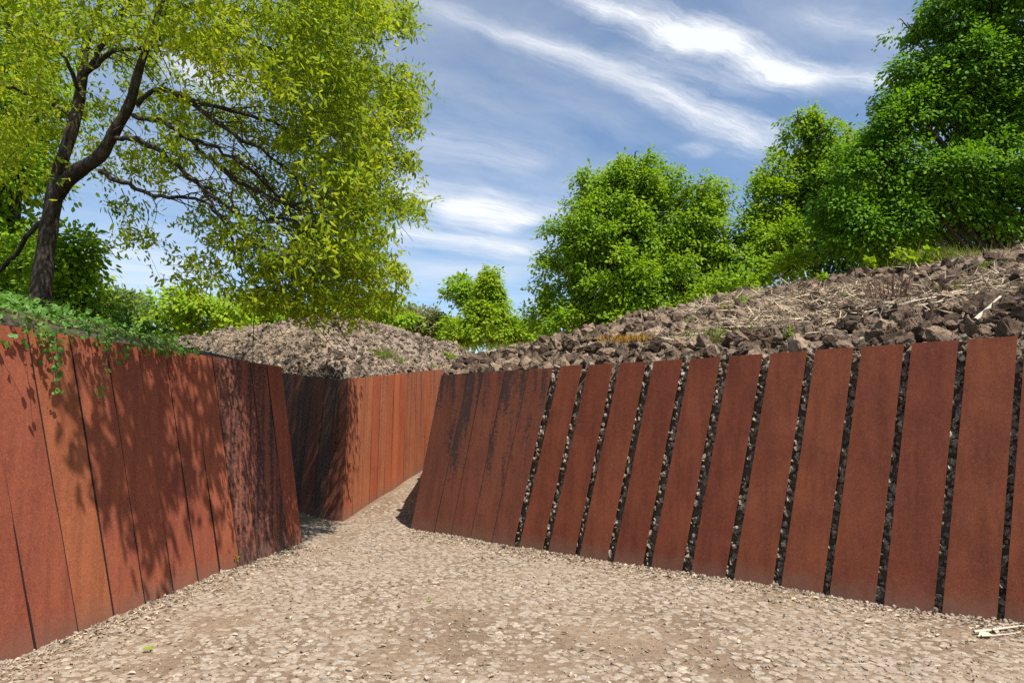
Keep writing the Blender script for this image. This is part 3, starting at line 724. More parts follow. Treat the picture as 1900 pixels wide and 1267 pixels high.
# dead stems
p = snap(1652, 566, .03)
rt = empty('dead_shrub', p, 'bunch of bare reddish brown dead stems standing on the mound', 'dead shrub')
st = []
for i in range(60):
    a = rng.random() * 6.28; r0 = .22 * rng.random() ** .5; h = .18 + .24 * rng.random()
    b = np.array([math.cos(a) * r0, math.sin(a) * r0, -.05]); tip = b + np.array([math.cos(a) * .14 * rng.random() + .05 * rng.normal(), math.sin(a) * .12 * rng.random(), h])
    st.append(tube(np.array([b, (b + tip) / 2 + rng.normal(size=3) * .012, tip]), [.007, .006, .003], 5))
obj('stems', mk('stems', st, True), M['twig'], rt)
for px_, py_, Y, n_, hh, lab in [(1462, 620, 7.6, 16, .22, 'wispy dead twigs on the mound, below the pale slab'), (1706, 616, 6.6, 18, .2, 'wispy dead twigs just above the slat tops, near the right edge'), (1488, 560, 9.8, 10, .28, 'thin bare twig tuft beside the dark jagged boulder')]:
    p = snap(px_, py_, .03); st = []
    for i in range(n_):
        b = rng.normal(size=3) * np.array([.07, .07, 0]); tip = b + np.array([rng.normal() * .09, rng.normal() * .06, hh * (.5 + .6 * rng.random())])
        st.append(tube(np.array([b, (b + tip) / 2 + rng.normal(size=3) * .01, tip]), [.005, .004, .002], 4))
    tag(obj('dead_twigs', mk('twigs', st), M['twig'], None, p), lab, 'twigs')

# green tufts on the mounds
def tuft(px_, py_, Y, w, h, n, lab, mat='grass', cat='grass tuft', name='grass_tuft', broad=False):
    p = snap(px_, py_, .05) if py_ < 800 else at(px_, py_, Y); b = rng.normal(size=(n, 3)) * np.array([w * .5, w * .35, .0]); b[:, 2] = -.03
    ax = rnd_dir(n) * .55 + np.array([0, 0, 1]); L = h * (.5 + .6 * rng.random(n))
    if broad: b[:, 2] = h * rng.random(n) * (1 - np.clip(np.abs(b[:, 0]) / w, 0, .8)); ax = rnd_dir(n) + np.array([0, 0, .2]); L = (.04 + .05 * rng.random(n)) * (.5 if w < .1 else 1); V, f = leaves(b, ax, rnd_dir(n) * .6 + np.array([0, 0, 1]), L, L * .6, .2, 'oval')
    else: V, f = leaves(b, ax, rnd_dir(n), L, .008 + .006 * rng.random(n), .3)
    if w > .24 and not broad: name = 'grass_patch' if name == 'grass_tuft' else 'low_plants'
    tag(obj(name, mk(name, [(V, f)]), M[mat], None, p), lab, cat, None, 'stuff' if w > .24 and not broad else None)
tuft(1180, 640, 8.0, .42, .14, 520, 'orange and yellow low plant cushion above the slats', mat='sedum', cat='plant', name='low_plant')
tuft(1350, 628, 8.0, .42, .12, 260, 'yellow-green grass streak on the mound right of the orange cushion')
tuft(1325, 640, 7.6, .2, .10, 120, 'small yellow grass tuft at the lower end of the grass streak')
tuft(1468, 632, 7.2, .08, .14, 60, 'tiny bright yellow-green sprig among the dead twigs', 'leaf_yellow', 'plant', 'plant_sprig', True)
tuft(1387, 572, 11.4, .24, .13, 120, 'bright green weed below the brown blocky boulder', 'leaf_mid', 'plant', 'weed', True)
tuft(1402, 550, 11.6, .13, .2, 70, 'yellow-green sprig standing beside the brown blocky boulder', 'leaf_yellow', 'plant', 'plant_sprig', True)
tuft(1526, 520, 11.2, .16, .12, 70, 'small green weed on the crest left of the sapling', 'leaf_mid', 'plant', 'weed', True)
tuft(1745, 489, 10.2, .6, .30, 520, 'green grass on the crest right of the leafy sapling')
tuft(1805, 489, 9.8, .4, .2, 260, 'pale green grass on the crest near the right edge', 'grass')
tuft(708, 668, 12.0, .28, .22, 260, 'green grass tuft on the mound edge above the orange wall')
tuft(740, 676, 13.0, .14, .18, 90, 'small grass tuft right of the larger one above the orange wall')
tuft(830, 668, 16.2, .24, .22, 160, 'green weed hanging over the far end of the orange wall', 'leaf_mid', 'plant', 'weed', True)
tuft(800, 683, 14.4, .26, .12, 120, 'yellowish grass at the top of the orange wall')
tuft(930, 648, 15.5, 1.1, .2, 300, 'yellow-green grass patch in the saddle between the mounds')
tuft(1030, 640, 13.6, .3, .13, 90, 'small grass tuft at the left end of the right mound')
tuft(436, 1040, 7.35, .04, .10, 14, 'tiny green weed growing at the foot of the left wall', 'leaf_mid', 'plant', 'weed', True)
for x_, y_, w_, h_, n_, lab_ in [(1580, 560, .16, .12, 60, 'small green weed left of the bare dead stems'), (1770, 545, .2, .12, 80, 'low green weed right of the bare dead stems'), (1290, 600, .2, .1, 80, 'low green weed between the orange cushion and the crest'),
                              (1110, 628, .18, .1, 70, 'small green weed on the left part of the right mound'), (1840, 505, .2, .16, 90, 'green weed tuft on the crest at the far right')]:
    tuft(x_, y_, 0, w_, h_, n_, lab_)
# saplings
def sapling(px_, py_, Y, h, n, w, lab):
    p = snap(px_, py_ - 2, .05); rt = empty('sapling', p, lab, 'sapling'); st = []; lp = []; la = []
    for i in range(max(2, n // 14)):
        tip = np.array([rng.normal() * w * .5, rng.normal() * w * .4, h * (.6 + .4 * rng.random())])
        pts = np.array([[0, 0, -.1], tip * .5 + rng.normal(size=3) * .02, tip]); st.append(tube(pts, [.008, .006, .003], 5))
        for k in range(14):
            t = .25 + .75 * rng.random(); lp.append(tip * t); la.append(rng.normal(size=3) + np.array([0, 0, .2]))
    obj('stem', mk('stem', st), M['twig'], rt); lp, la = np.array(lp), np.array(la)
    L = .08 + .06 * rng.random(len(lp)); V, f = leaves(lp, la, rnd_dir(len(lp)) * .6 + np.array([0, 0, 1]), L, L * .55, .2, 'oval')
    obj('foliage', mk('foliage', [(V, f)]), M['leaf_yellow'], rt)
sapling(1617, 506, 10.8, .30, 60, .2, 'small lime green sapling on the mound crest')
sapling(1706, 505, 10.4, .34, 120, .5, 'wider bright green sapling on the crest, right of the small one')

# loose leaves on the path
def fallen_leaf(px_, py_, L, ang, mat, lab, up=.012):
    p = on_ground(px_, py_); p[2] += up; a = np.array([[math.cos(ang), math.sin(ang), .12]])
    V, f = leaves(np.zeros((1, 3)), a, np.array([[.2, -.3, 1.]]), L, L * .45, -.35)
    tag(obj('fallen_leaf', mk('fallen_leaf', [(V, f)]), M[mat], None, p), lab, 'leaf')
fallen_leaf(262, 1208, .075, .3, 'leaf_yellow', 'yellow-green fallen leaf on the cobbles by the left wall')
fallen_leaf(283, 1206, .06, 2.2, 'leaf_yellow', 'lime fallen leaf touching the yellow-green one by the left wall')
fallen_leaf(790, 1117, .05, .2, 'leaf_yellow', 'small yellow leaf lying alone in the middle of the path')
fallen_leaf(1392, 1082, .085, 1.4, 'stick', 'pale dry leaf standing against the foot of the seventh slat', .03)
fallen_leaf(1400, 1080, .05, .7, 'stick', 'pale dry seed leaf beside the one at the seventh slat', .02)
fallen_leaf(1605, 1156, .09, .1, 'litter', 'curled dry leaf lying on the path in front of the ninth slat')
fallen_leaf(1815, 1183, .13, .2, 'stick', 'broad pale dry leaf beside the stick on the path')
fallen_leaf(1850, 1178, .12, 1.2, 'stick', 'pale torn leaf on the path near the right edge')
fallen_leaf(1225, 1070, .09, .1, 'litter', 'brown dry leaf on the path in front of the fifth slat')
fallen_leaf(655, 1245, .07, 2.6, 'litter', 'curled brown leaf in the central foreground of the path')

# ------------------------------------------------------------------ left berm + ivy
def berm(s, v):
    s = np.asarray(s, float); v = np.asarray(v, float)
    y = 8.5 - s * 1.0; x = left_x(y) - .12 - v * 8.0
    z = 2.03 + .75 * (1 - np.exp(-v * 8.0 / 1.6)) + .02 * s * (v > 0) + .12 * (vnoise(x * 1.4, y * 1.4) - .5) * np.clip(v * 8, 0, 1)
    y2 = y + v * np.clip(2.2 - s, 0, 2.2) * 2.2
    return np.stack([x, y2, z], -1)
tag(obj('embankment', surf_mesh(berm, np.linspace(0, 9, 40), np.linspace(0, 1, 30) ** 1.5), M['earth']), kind='structure')
wt = np.array([(q_[2] + q_[3]) / 2 for q_ in LEFTQ])          # wall top points, from the far end to the near end
def wall_top(y): return np.stack([np.interp(y, wt[::-1, 1], wt[::-1, k]) for k in range(3)], -1)
def build_ivy():
    rt = empty('ivy', wall_top(np.array(5.0)), 'green ivy spilling over the top of the left steel wall', 'climbing plant'); o = np.array(rt.location)
    LP, LAx, LNo, st = [], [], [], []
    n = 5200; y = 2.2 + 4.9 * rng.random(n); dens = np.clip((6.0 - y) / 1.3, .07, 1); k = rng.random(n) < dens; y = y[k]; n = len(y)
    W = wall_top(y); back = np.abs(rng.normal(size=n)) * .55
    P = W + np.stack([-back, rng.normal(size=n) * .05, .05 + .10 * rng.random(n) + .26 * (1 - np.exp(-back / .35)) * np.clip((7 - y) / 2, .2, 1)], 1)
    LP.append(P); LAx.append(rnd_dir(n) + np.array([.5, -.2, -.25])); LNo.append(rnd_dir(n) * .5 + np.array([.25, -.25, 1]))
    # lip hanging over the edge
    n = 360; y = 2.2 + 4.4 * rng.random(n); W = wall_top(y); dn = np.abs(rng.normal(size=n)) * .05 * (1 + 1.6 * vnoise(y * 4, y * 0)) * np.clip((6.7 - y) / 1.5, .15, 1)
    P = W + np.stack([.025 + .05 * rng.random(n), 0 * y, .03 - dn], 1)
    LP.append(P); LAx.append(rnd_dir(n) * .8 + np.array([.35, 0, -.7])); LNo.append(rnd_dir(n) * .5 + np.array([1, -.2, .4]))
    # shoots reaching out over the path, their leaves throw single shadows on the steel
    for k in range(46):
        y0 = 3.7 + 2.6 * rng.random() ** .8; a = wall_top(np.array(y0)) + np.array([-.05, 0, .08]); Lo = .12 + .30 * rng.random() * np.clip((6.2 - y0) / 1.5, .3, 1)
        t = np.linspace(0, 1, 6); pts = a + np.stack([t * Lo, .12 * rng.normal() * t, .10 * t - (.10 + .16 * rng.random()) * t * t], 1)
        st.append(tube(pts - o, .0022, 4)); nl = 9; tt = rng.random(nl)
        LP.append(np.stack([np.interp(tt, t, pts[:, c]) for c in range(3)], 1) + rng.normal(size=(nl, 3)) * .012); LAx.append(rnd_dir(nl) + np.array([.4, 0, -.4])); LNo.append(rnd_dir(nl) * .5 + np.array([.3, -.3, 1]))
    # trailing stems
    for k in range(4):
        y0 = 3.9 + 2.2 * rng.random(); Lh = (.12 + .42 * rng.random() ** 1.5) * (1 if y0 < 6 else .6); a = wall_top(np.array(y0)) + np.array([.03, 0, .04])
        m = 7; t = np.linspace(0, 1, m); pts = a + np.stack([.02 + .035 * np.sin(t * 2.5), .10 * rng.normal() * t + .03 * np.sin(t * 6), -Lh * t], 1)
        pts[:, 0] += .04 * t; st.append(tube(pts - o, .0022, 4)); nl = int(Lh * 55) + 4; tt = rng.random(nl)
        P = np.stack([np.interp(tt, t, pts[:, c]) for c in range(3)], 1) + rng.normal(size=(nl, 3)) * np.array([.015, .03, .015])
        P[:, 0] = np.maximum(P[:, 0], left_x(P[:, 1]) + .0)
        LP.append(P); LAx.append(rnd_dir(nl) * .6 + np.array([.2, 0, -.7])); LNo.append(rnd_dir(nl) * .6 + np.array([1, -.2, .2]))
    P, A, N = map(np.concatenate, (LP, LAx, LNo)); L = (.022 + .034 * rng.random(len(P))) * np.clip(P[:, 1] / 4.6, .5, 1)
    V, f = leaves(P - o, A, N, L, L * .72, .2, 'oval')
    obj('foliage', mk('ivy', [(V, f)]), M['ivy'], rt); obj('stems', mk('ivy_stems', st), M['twig'], rt)
build_ivy()

# ------------------------------------------------------------------ trees
def tree_from_lobes(name, label, Y, lobes, trunk_px, base_z, mat, leaf=.16, per_area=1.0, clump=.55, trunk_r=.25, depth=1.0, cat='tree', group=None, limbs=True, flat=.55):
    """lobes: (px, py, rx, ry) traced at distance Y; each gets a depth of its own and a real radius"""
    base = at(trunk_px, 700, Y); base[2] = base_z
    rt = empty(name, base, label, cat, group)
    LPos, LA_, LN_ = [], [], []; centers = []
    cx_all = np.mean([at(l[0], l[1], Y)[0] for l in lobes]); 
    extra = []
    for i, a in enumerate(lobes):       # fill between neighbouring lobes, some nearer and some farther
        for b in sorted(lobes, key=lambda l: (l[0] - a[0]) ** 2 + (l[1] - a[1]) ** 2)[1:3]:
            if rng.random() < .5 and abs(a[0] - b[0]) + abs(a[1] - b[1]) < 1.3 * (a[2] + b[2]): extra.append(((a[0] + b[0]) / 2, (a[1] + b[1]) / 2, (a[2] + b[2]) * .36, (a[3] + b[3]) * .36))
    for (x_, y_, rx, ry) in lobes + (extra if len(lobes) > 7 else []):
        c = at(x_, y_, Y); ax = rx / F * Y; az = ry / F * Y; ay = (ax + az) / 2 * depth
        c[1] += rng.normal() * ay * .35; centers.append((c, ax, az))
        nc = max(5, int(per_area * 10 * (ax * ay + ax * az + ay * az) / 3 / clump ** 2))
        d = rnd_dir(nc); rr = (.3 + .7 * rng.random(nc)) ** .5 * (1 + .13 * rng.normal(size=nc))
        cc = c + d * rr[:, None] * np.array([ax, ay, az]) * .92
        for q0, dd in zip(cc, d):
            cr = clump * (.55 + .7 * rng.random()); nl = int(140 * (cr / clump) ** 2 * (.7 + .6 * rng.random()) * (.16 / leaf) ** 1.2 * (clump / .55) ** 2)
            lean_ = dd * np.array([1, 1, .3]) * cr * .35
            off = rng.normal(size=(nl, 3)) * np.array([cr * .50, cr * .50, cr * flat * .52])
            off[:, 2] -= .25 * (off[:, 0] ** 2 + off[:, 1] ** 2) / cr      # umbrella shaped sprays
            LPos.append(q0 + off + lean_); LA_.append(unit(off + dd * cr * .4) + rnd_dir(nl) * .6 + np.array([0, 0, -.25])); LN_.append(rnd_dir(nl) * .55 + dd * .3 + np.array([.2, -.35, .75]))
    P, A, N = map(np.concatenate, (LPos, LA_, LN_)); n = len(P); L = leaf * (.65 + .7 * rng.random(n))
    V, f = leaves(P - base, A, N, L, L * .55, .2, 'oval')
    obj('crown', mk('crown', [(V, f)]), M[mat], rt)
    parts = []
    top = max(c[0][2] for c in centers); hgt = top - base_z
    spine = np.array([[0, 0, -.3], [.05 * hgt * .2, 0, hgt * .3], [0, .1, hgt * .6], [.1, 0, hgt * .85]])
    mx = np.mean([c[0] for c in centers], axis=0) - base; spine[1:, 0] += mx[0] * np.array([.3, .7, 1])
    sp_ = smooth_path(np.column_stack([spine, [trunk_r * 1.3, trunk_r, trunk_r * .6, trunk_r * .25]]), 4)
    parts.append(tube(sp_[:, :3], sp_[:, 3], 8))
    if limbs:
        for c, ax, az in centers:
            e = c - base; t = np.clip((e[2] - .3 * hgt) / hgt, .12, .75); s0 = np.array([np.interp(t * hgt, spine[:, 2], spine[:, k]) for k in range(3)])
            mid = (s0 + e) / 2 + np.array([0, 0, .12 * np.linalg.norm(e - s0)])
            pth = smooth_path([s0, mid, e * .9 + mid * .1], 3); parts.append(tube(pth, np.linspace(trunk_r * .42, trunk_r * .08, len(pth)), 5))
            for k in range(4):
                d = rnd_dir(1)[0] * np.array([ax, ax, az]) * .5; parts.append(tube(smooth_path([mid * .3 + e * .7, e + d * .5 + [0, 0, .1], e + d], 3), np.linspace(trunk_r * .14, trunk_r * .04, 7), 4))
    obj('trunk', mk('trunk', parts, True), M['bark_far'], rt)
    return rt, n

NL = 0
def T(*a, **k):
    global NL; NL += tree_from_lobes(*a, **k)[1]
T('broadleaf_tree', 'rounded bright green tree standing behind the middle of the right mound', 27,
  [(1150, 365, 85, 75), (1215, 340, 60, 60), (1285, 350, 55, 60), (1090, 430, 70, 65), (1200, 450, 100, 80), (1310, 430, 50, 65), (1035, 435, 40, 22), (1045, 520, 55, 60), (1150, 540, 110, 75), (1265, 530, 100, 70), (1335, 480, 45, 60), (1020, 590, 45, 45), (1130, 610, 110, 40), (1100, 345, 40, 30), (1330, 370, 22, 20), (1170, 300, 50, 22), (1370, 500, 45, 50), (1330, 565, 70, 40), (1390, 570, 60, 35), (1180, 430, 110, 90), (1260, 430, 80, 70), (1120, 500, 90, 80)],
  1190, 1.1, 'leaf_mid', leaf=.145, clump=.46, trunk_r=.25, per_area=.40)
T('broadleaf_tree', 'airy green tree between the rounded tree and the tall dark tree', 26,
  [(1500, 250, 45, 45), (1540, 270, 45, 45), (1450, 310, 45, 45), (1540, 340, 70, 65), (1440, 380, 50, 55), (1500, 420, 80, 60), (1430, 470, 60, 55), (1580, 400, 70, 80), (1480, 215, 22, 14), (1410, 350, 22, 14), (1600, 260, 40, 40), (1600, 320, 60, 55), (1630, 370, 60, 50), (1420, 430, 50, 50), (1520, 330, 60, 60)],
  1510, 1.1, 'leaf_mid', leaf=.145, clump=.44, trunk_r=.2, per_area=.5)
T('broadleaf_tree', 'tall dark green tree filling the upper right corner', 19,
  [(1690, 40, 45, 35), (1780, 10, 80, 60), (1880, 20, 90, 80), (1700, 120, 50, 35), (1800, 120, 90, 60), (1890, 150, 80, 70), (1670, 210, 45, 32), (1740, 210, 80, 50), (1850, 240, 90, 50), (1640, 275, 55, 35), (1720, 300, 90, 45), (1610, 330, 60, 40), (1830, 310, 90, 45), (1680, 370, 90, 45), (1780, 400, 80, 35), (1965, 120, 80, 100), (1965, 300, 80, 70), (1850, -60, 110, 50), (1900, 345, 50, 25), (1600, 420, 80, 45), (1680, 450, 90, 35), (1870, 425, 60, 30), (1960, 390, 80, 50), (1595, 285, 40, 28), (1650, 240, 40, 30), (1560, 375, 50, 35), (1760, 350, 110, 70), (1790, 165, 80, 50), (1870, 195, 80, 50), (1720, 165, 50, 40), (1830, 90, 90, 60), (1760, 90, 60, 50), (1660, 180, 40, 30)],
  1935, 1.0, 'leaf_dark', leaf=.118, clump=.42, trunk_r=.2, per_area=.52)
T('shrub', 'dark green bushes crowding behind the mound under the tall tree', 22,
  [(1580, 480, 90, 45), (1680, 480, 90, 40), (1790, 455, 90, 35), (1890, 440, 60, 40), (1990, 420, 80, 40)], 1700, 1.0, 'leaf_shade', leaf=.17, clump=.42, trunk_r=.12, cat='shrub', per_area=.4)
T('shrub', 'green bush at the foot of the airy tree, behind the mound', 21,
  [(1400, 505, 55, 40), (1470, 500, 50, 30), (1340, 545, 50, 35), (1280, 580, 50, 30)], 1400, 1.0, 'leaf_mid', leaf=.16, clump=.42, trunk_r=.12, cat='shrub', per_area=.4)
T('broadleaf_tree', 'small yellow-green rounded tree in the distance over the saddle', 44,
  [(908, 503, 5, 8), (908, 514, 11, 12), (907, 532, 23, 16), (908, 556, 38, 22), (908, 585, 52, 28), (915, 615, 66, 30), (860, 615, 40, 30), (965, 615, 25, 26)], 905, 1.1, 'leaf_yellow', leaf=.19, clump=.5, trunk_r=.15, per_area=.6)
T('broadleaf_tree', 'darker green tree peeping out behind the small yellow-green tree', 50,
  [(868, 525, 30, 22), (860, 550, 30, 25), (830, 615, 40, 30), (985, 625, 40, 30)], 865, 1.1, 'leaf_mid', leaf=.26, clump=.7, trunk_r=.2, per_area=.8)
T('broadleaf_tree', 'olive grey-green tree far off above the end of the left mound', 52,
  [(775, 590, 45, 28), (740, 605, 40, 25), (800, 612, 40, 25)], 770, 1.1, 'leaf_grey', leaf=.26, clump=.7, trunk_r=.2, per_area=.8)
T('shrub', 'bright green bush behind the crest of the left mound', 30,
  [(690, 570, 50, 30), (650, 575, 40, 30), (735, 590, 30, 25)], 690, 1.1, 'leaf_mid', leaf=.2, clump=.5, trunk_r=.12, cat='shrub', per_area=.6)
T('shrub', 'vivid yellow-green bush beyond the left mound', 27,
  [(400, 580, 60, 35), (340, 600, 50, 30), (300, 605, 40, 30), (440, 600, 40, 30), (370, 560, 40, 20)], 375, 1.1, 'leaf_yellow', leaf=.18, clump=.45, trunk_r=.12, cat='shrub', per_area=.6)
T('broadleaf_tree', 'pale wispy tree left of the vivid yellow-green bush', 36,
  [(220, 560, 32, 30), (215, 595, 45, 30), (255, 590, 30, 30), (185, 585, 30, 25)], 220, 1.1, 'leaf_pale', leaf=.2, clump=.55, trunk_r=.15)
T('shrub', 'deep green bush between the yellow-green bush and the hanging foliage', 33,
  [(490, 570, 45, 30), (530, 580, 40, 28), (330, 560, 50, 22), (460, 590, 40, 24)], 490, 1.1, 'leaf_mid', leaf=.2, clump=.5, trunk_r=.12, cat='shrub', per_area=.6)
T('broadleaf_tree', 'leafy tree at the far left behind the big trunk', 12.5,
  [(20, 90, 70, 90), (15, 230, 60, 70), (60, 330, 50, 50), (20, 420, 50, 50), (-60, 150, 80, 120), (-70, 350, 80, 100), (90, 180, 40, 45), (-40, -60, 110, 90), (40, 300, 50, 50), (30, 470, 60, 50), (110, 480, 40, 50)], -20, 2.5, 'leaf_mid', leaf=.12, clump=.38, trunk_r=.2, per_area=.5)
T('shrub', 'leafy green bush around the foot of the leaning tree', 9.2,
  [(30, 500, 45, 45), (140, 500, 30, 40), (150, 550, 40, 30), (110, 570, 50, 25), (10, 560, 40, 30), (-50, 480, 60, 60), (190, 600, 50, 18), (130, 450, 22, 28)], 110, 2.5, 'leaf_mid', leaf=.09, clump=.3, trunk_r=.03, cat='shrub', per_area=.5)
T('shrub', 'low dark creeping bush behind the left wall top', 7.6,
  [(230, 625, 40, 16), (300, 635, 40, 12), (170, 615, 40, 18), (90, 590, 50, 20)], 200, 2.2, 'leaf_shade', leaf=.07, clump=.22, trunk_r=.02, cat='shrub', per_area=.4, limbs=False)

# ---- the leaning near tree
def near_tree():
    base = at(70, 590, 8.2)
    rt = empty('leaning_tree', base, 'leaning tree with forked trunk and drooping yellow-green foliage over the left wall', 'tree')
    def pth(l, k=4):
        a = np.array([list(at(x, y, d)) + [w * (.64 if w > 12 else .9) / 2 / F * d] for x, y, d, w in l]); return smooth_path(a, k)
    def wobble(p, amp): 
        m = len(p); w = rng.normal(size=(m, 3)) * amp; w[0] = 0; p = p.copy(); p[:, :3] += w; return p
    trunk = pth([(66, 640, 8.2, 70), (74, 560, 8.2, 60), (84, 470, 8.2, 50), (98, 380, 8.15, 47), (112, 310, 8.1, 38), (140, 220, 8.0, 33), (152, 150, 8.0, 30), (160, 80, 7.9, 22), (190, 0, 7.8, 18), (215, -80, 7.7, 15)])
    obj('trunk', mk('trunk', [tube(trunk[:, :3] - base, trunk[:, 3] * (1 + .06 * np.sin(np.arange(len(trunk)) * 2.1)), 14)], True), M['bark'], rt)
    main = [[(95, 375, 8.15, 42), (135, 325, 8.0, 44), (185, 290, 7.8, 38), (212, 245, 7.7, 33), (240, 195, 7.6, 30), (258, 130, 7.5, 24), (285, 50, 7.4, 18), (310, -20, 7.3, 14), (340, -90, 7.2, 10)]]
    br = [[(152, 150, 8.0, 20), (185, 95, 7.8, 17), (215, 45, 7.6, 13), (240, 0, 7.5, 10), (260, -50, 7.4, 8)],
          [(165, 130, 7.95, 13), (200, 105, 7.7, 11), (250, 90, 7.4, 8), (330, 90, 7.2, 6), (400, 110, 7.2, 4)],
          [(215, 256, 7.7, 15), (262, 262, 7.5, 12), (320, 300, 7.4, 10), (375, 350, 7.4, 8), (450, 400, 7.5, 6), (545, 410, 7.6, 4)],
          [(248, 215, 7.6, 16), (310, 232, 7.4, 13), (370, 275, 7.4, 11), (430, 330, 7.5, 9), (500, 365, 7.6, 6), (590, 400, 7.8, 4)],
          [(255, 195, 7.6, 16), (290, 165, 7.4, 14), (350, 190, 7.4, 11), (420, 240, 7.5, 9), (500, 290, 7.7, 7), (570, 350, 7.9, 4)],
          [(300, 165, 7.4, 10), (390, 195, 7.4, 9), (470, 215, 7.6, 8), (560, 260, 7.9, 6), (640, 330, 8.1, 4)],
          [(185, 318, 7.8, 12), (240, 345, 7.7, 9), (300, 365, 7.6, 8), (375, 372, 7.5, 6), (425, 430, 7.5, 5), (445, 500, 7.6, 4), (500, 560, 7.7, 3)],
          [(275, 75, 7.45, 12), (340, 65, 7.3, 10), (420, 60, 7.4, 9), (500, 90, 7.6, 7), (600, 150, 8.0, 5), (680, 240, 8.2, 3)],
          [(290, 30, 7.4, 11), (370, 10, 7.3, 9), (470, 30, 7.6, 8), (580, 70, 8.0, 6), (680, 130, 8.3, 4)],
          [(330, 250, 7.4, 8), (400, 275, 7.6, 7), (480, 330, 7.8, 6), (560, 420, 8.0, 5), (600, 500, 8.0, 3)],
          [(140, 220, 8.0, 11), (90, 190, 7.8, 9), (40, 170, 7.5, 7), (-30, 150, 7.2, 5)],
          [(152, 170, 8.0, 10), (120, 110, 7.6, 8), (80, 60, 7.3, 6), (40, 10, 7.1, 4)],
          [(375, 350, 7.4, 6), (430, 420, 7.5, 5), (520, 480, 7.7, 4), (560, 560, 7.8, 3)],
          [(310, 0, 7.3, 10), (420, -50, 7.2, 9), (550, -40, 7.6, 7), (640, -20, 8.0, 4)],
          [(98, 400, 8.1, 18), (60, 430, 8.4, 15), (20, 480, 8.6, 13), (-30, 520, 8.8, 11)]]
    for l in main:
        p = pth(l, 4); obj('limb', mk('limb', [tube(p[:, :3] - base, p[:, 3] * (1 + .07 * np.sin(np.arange(len(p)) * 1.7)), 12)], True), M['bark'], rt)
    allp = []
    for l in br:
        p = wobble(pth(l, 5), .012); allp.append(p)
        obj('branch', mk('branch', [tube(p[:, :3] - base, np.maximum(p[:, 3], .005), 8)], True), M['bark'], rt)
    # side twigs hanging from the branches
    tw = []
    for bi, p in enumerate(allp):
        if bi in (10, 11, 14): continue
        for k in range(24):
            i = rng.integers(len(p) // 4, len(p)); a = p[i, :3]; L = .35 + .8 * rng.random()
            d = unit(np.array([.8 + .5 * rng.normal(), .7 * rng.normal(), -.35 + .35 * rng.normal()]))
            pts = smooth_path([a, a + d * L * .5 + [0, 0, .04], a + d * L + np.array([0, 0, -.22 * L])], 3)
            tw.append(tube(pts + rng.normal(size=pts.shape) * .01 - base, np.linspace(.0075, .0025, len(pts)), 4))
    for k, (x_, y_, d_) in enumerate([(225, 390, 7.6), (265, 410, 7.6), (200, 430, 7.9), (280, 400, 7.6)]):
        a = at(x_, y_ - 40, d_); tw.append(tube(smooth_path([a, a + np.array([.08, 0, -.2]), a + np.array([.02, 0, -.45])], 3) - base, np.linspace(.006, .002, 7), 4))
    # foliage: hanging sprays. px, py, rx, ry, sprays, near, far
    B = [(625, 70, 85, 80, 110, 6.4, 9.5), (670, 190, 70, 60, 95, 6.6, 9.6), (745, 165, 40, 38, 48, 7.6, 9.6), (580, 150, 90, 95, 105, 6.2, 9.5), (615, 280, 100, 80, 125, 6.6, 9.6), (675, 330, 52, 75, 80, 7.0, 9.6),
         (570, 380, 100, 70, 80, 8.0, 9.8), (650, 430, 65, 65, 85, 7.0, 9.6), (610, 490, 90, 55, 90, 6.8, 9.4), (685, 505, 34, 55, 38, 7.4, 9.6), (470, 90, 105, 80, 70, 5.6, 9),
         (370, 40, 90, 50, 55, 5.2, 8.6), (260, 40, 80, 45, 40, 5.2, 9.4), (100, 50, 110, 60, 60, 5, 9.6), (50, 160, 70, 80, 50, 6.0, 9.6), (230, 110, 60, 50, 26, 8.2, 9.8), (20, 270, 45, 70, 36, 6, 9.6),
         (500, 240, 80, 60, 36, 8.0, 9.8), (410, 190, 70, 50, 22, 7.8, 9.6), (265, 445, 40, 14, 6, 7.2, 8.2), (375, 500, 40, 35, 15, 6.8, 8.0), (560, 560, 50, 25, 20, 6.8, 8.6), (490, 535, 55, 35, 34, 6.8, 8.6),
         (430, 430, 60, 40, 18, 6.8, 8.8), (625, 550, 60, 26, 24, 7, 9), (600, 10, 120, 50, 110, 6, 9.6), (748, 25, 22, 28, 20, 7.4, 9.6), (320, 200, 50, 40, 14, 6, 8.6), (330, 300, 60, 40, 12, 6.6, 8.4), (755, 212, 26, 18, 18, 7.8, 9.6), (752, 298, 20, 12, 12, 8, 9.6),
         (748, 378, 34, 18, 24, 8.0, 9.6), (640, 580, 60, 14, 6, 7.4, 9), (690, 40, 30, 35, 18, 7.0, 9.6), (700, 270, 34, 40, 22, 7.4, 9.6), (735, 500, 16, 22, 12, 8.0, 9.6), (722, 555, 16, 20, 10, 8, 9.6), (460, 340, 70, 45, 16, 8, 9.6), (300, -70, 220, 60, 160, 4.8, 9), (550, -80, 200, 60, 170, 6, 10), (60, -70, 140, 60, 120, 5, 9),
         (500, 460, 60, 40, 24, 6.8, 8.8), (400, 90, 60, 30, 16, 6, 8.6), (200, 200, 80, 60, 18, 7.8, 9.4), (230, 300, 60, 50, 16, 8, 9.6), (130, 260, 60, 60, 22, 8.4, 9.8), (300, 290, 60, 45, 14, 8.2, 9.8), (360, 240, 60, 45, 16, 8.2, 9.8), (430, 320, 60, 45, 16, 8.2, 9.8), (310, 160, 50, 45, 12, 8.2, 9.8), (390, 400, 50, 35, 10, 7.8, 9.4), (240, 400, 50, 30, 7, 8, 9.4)]
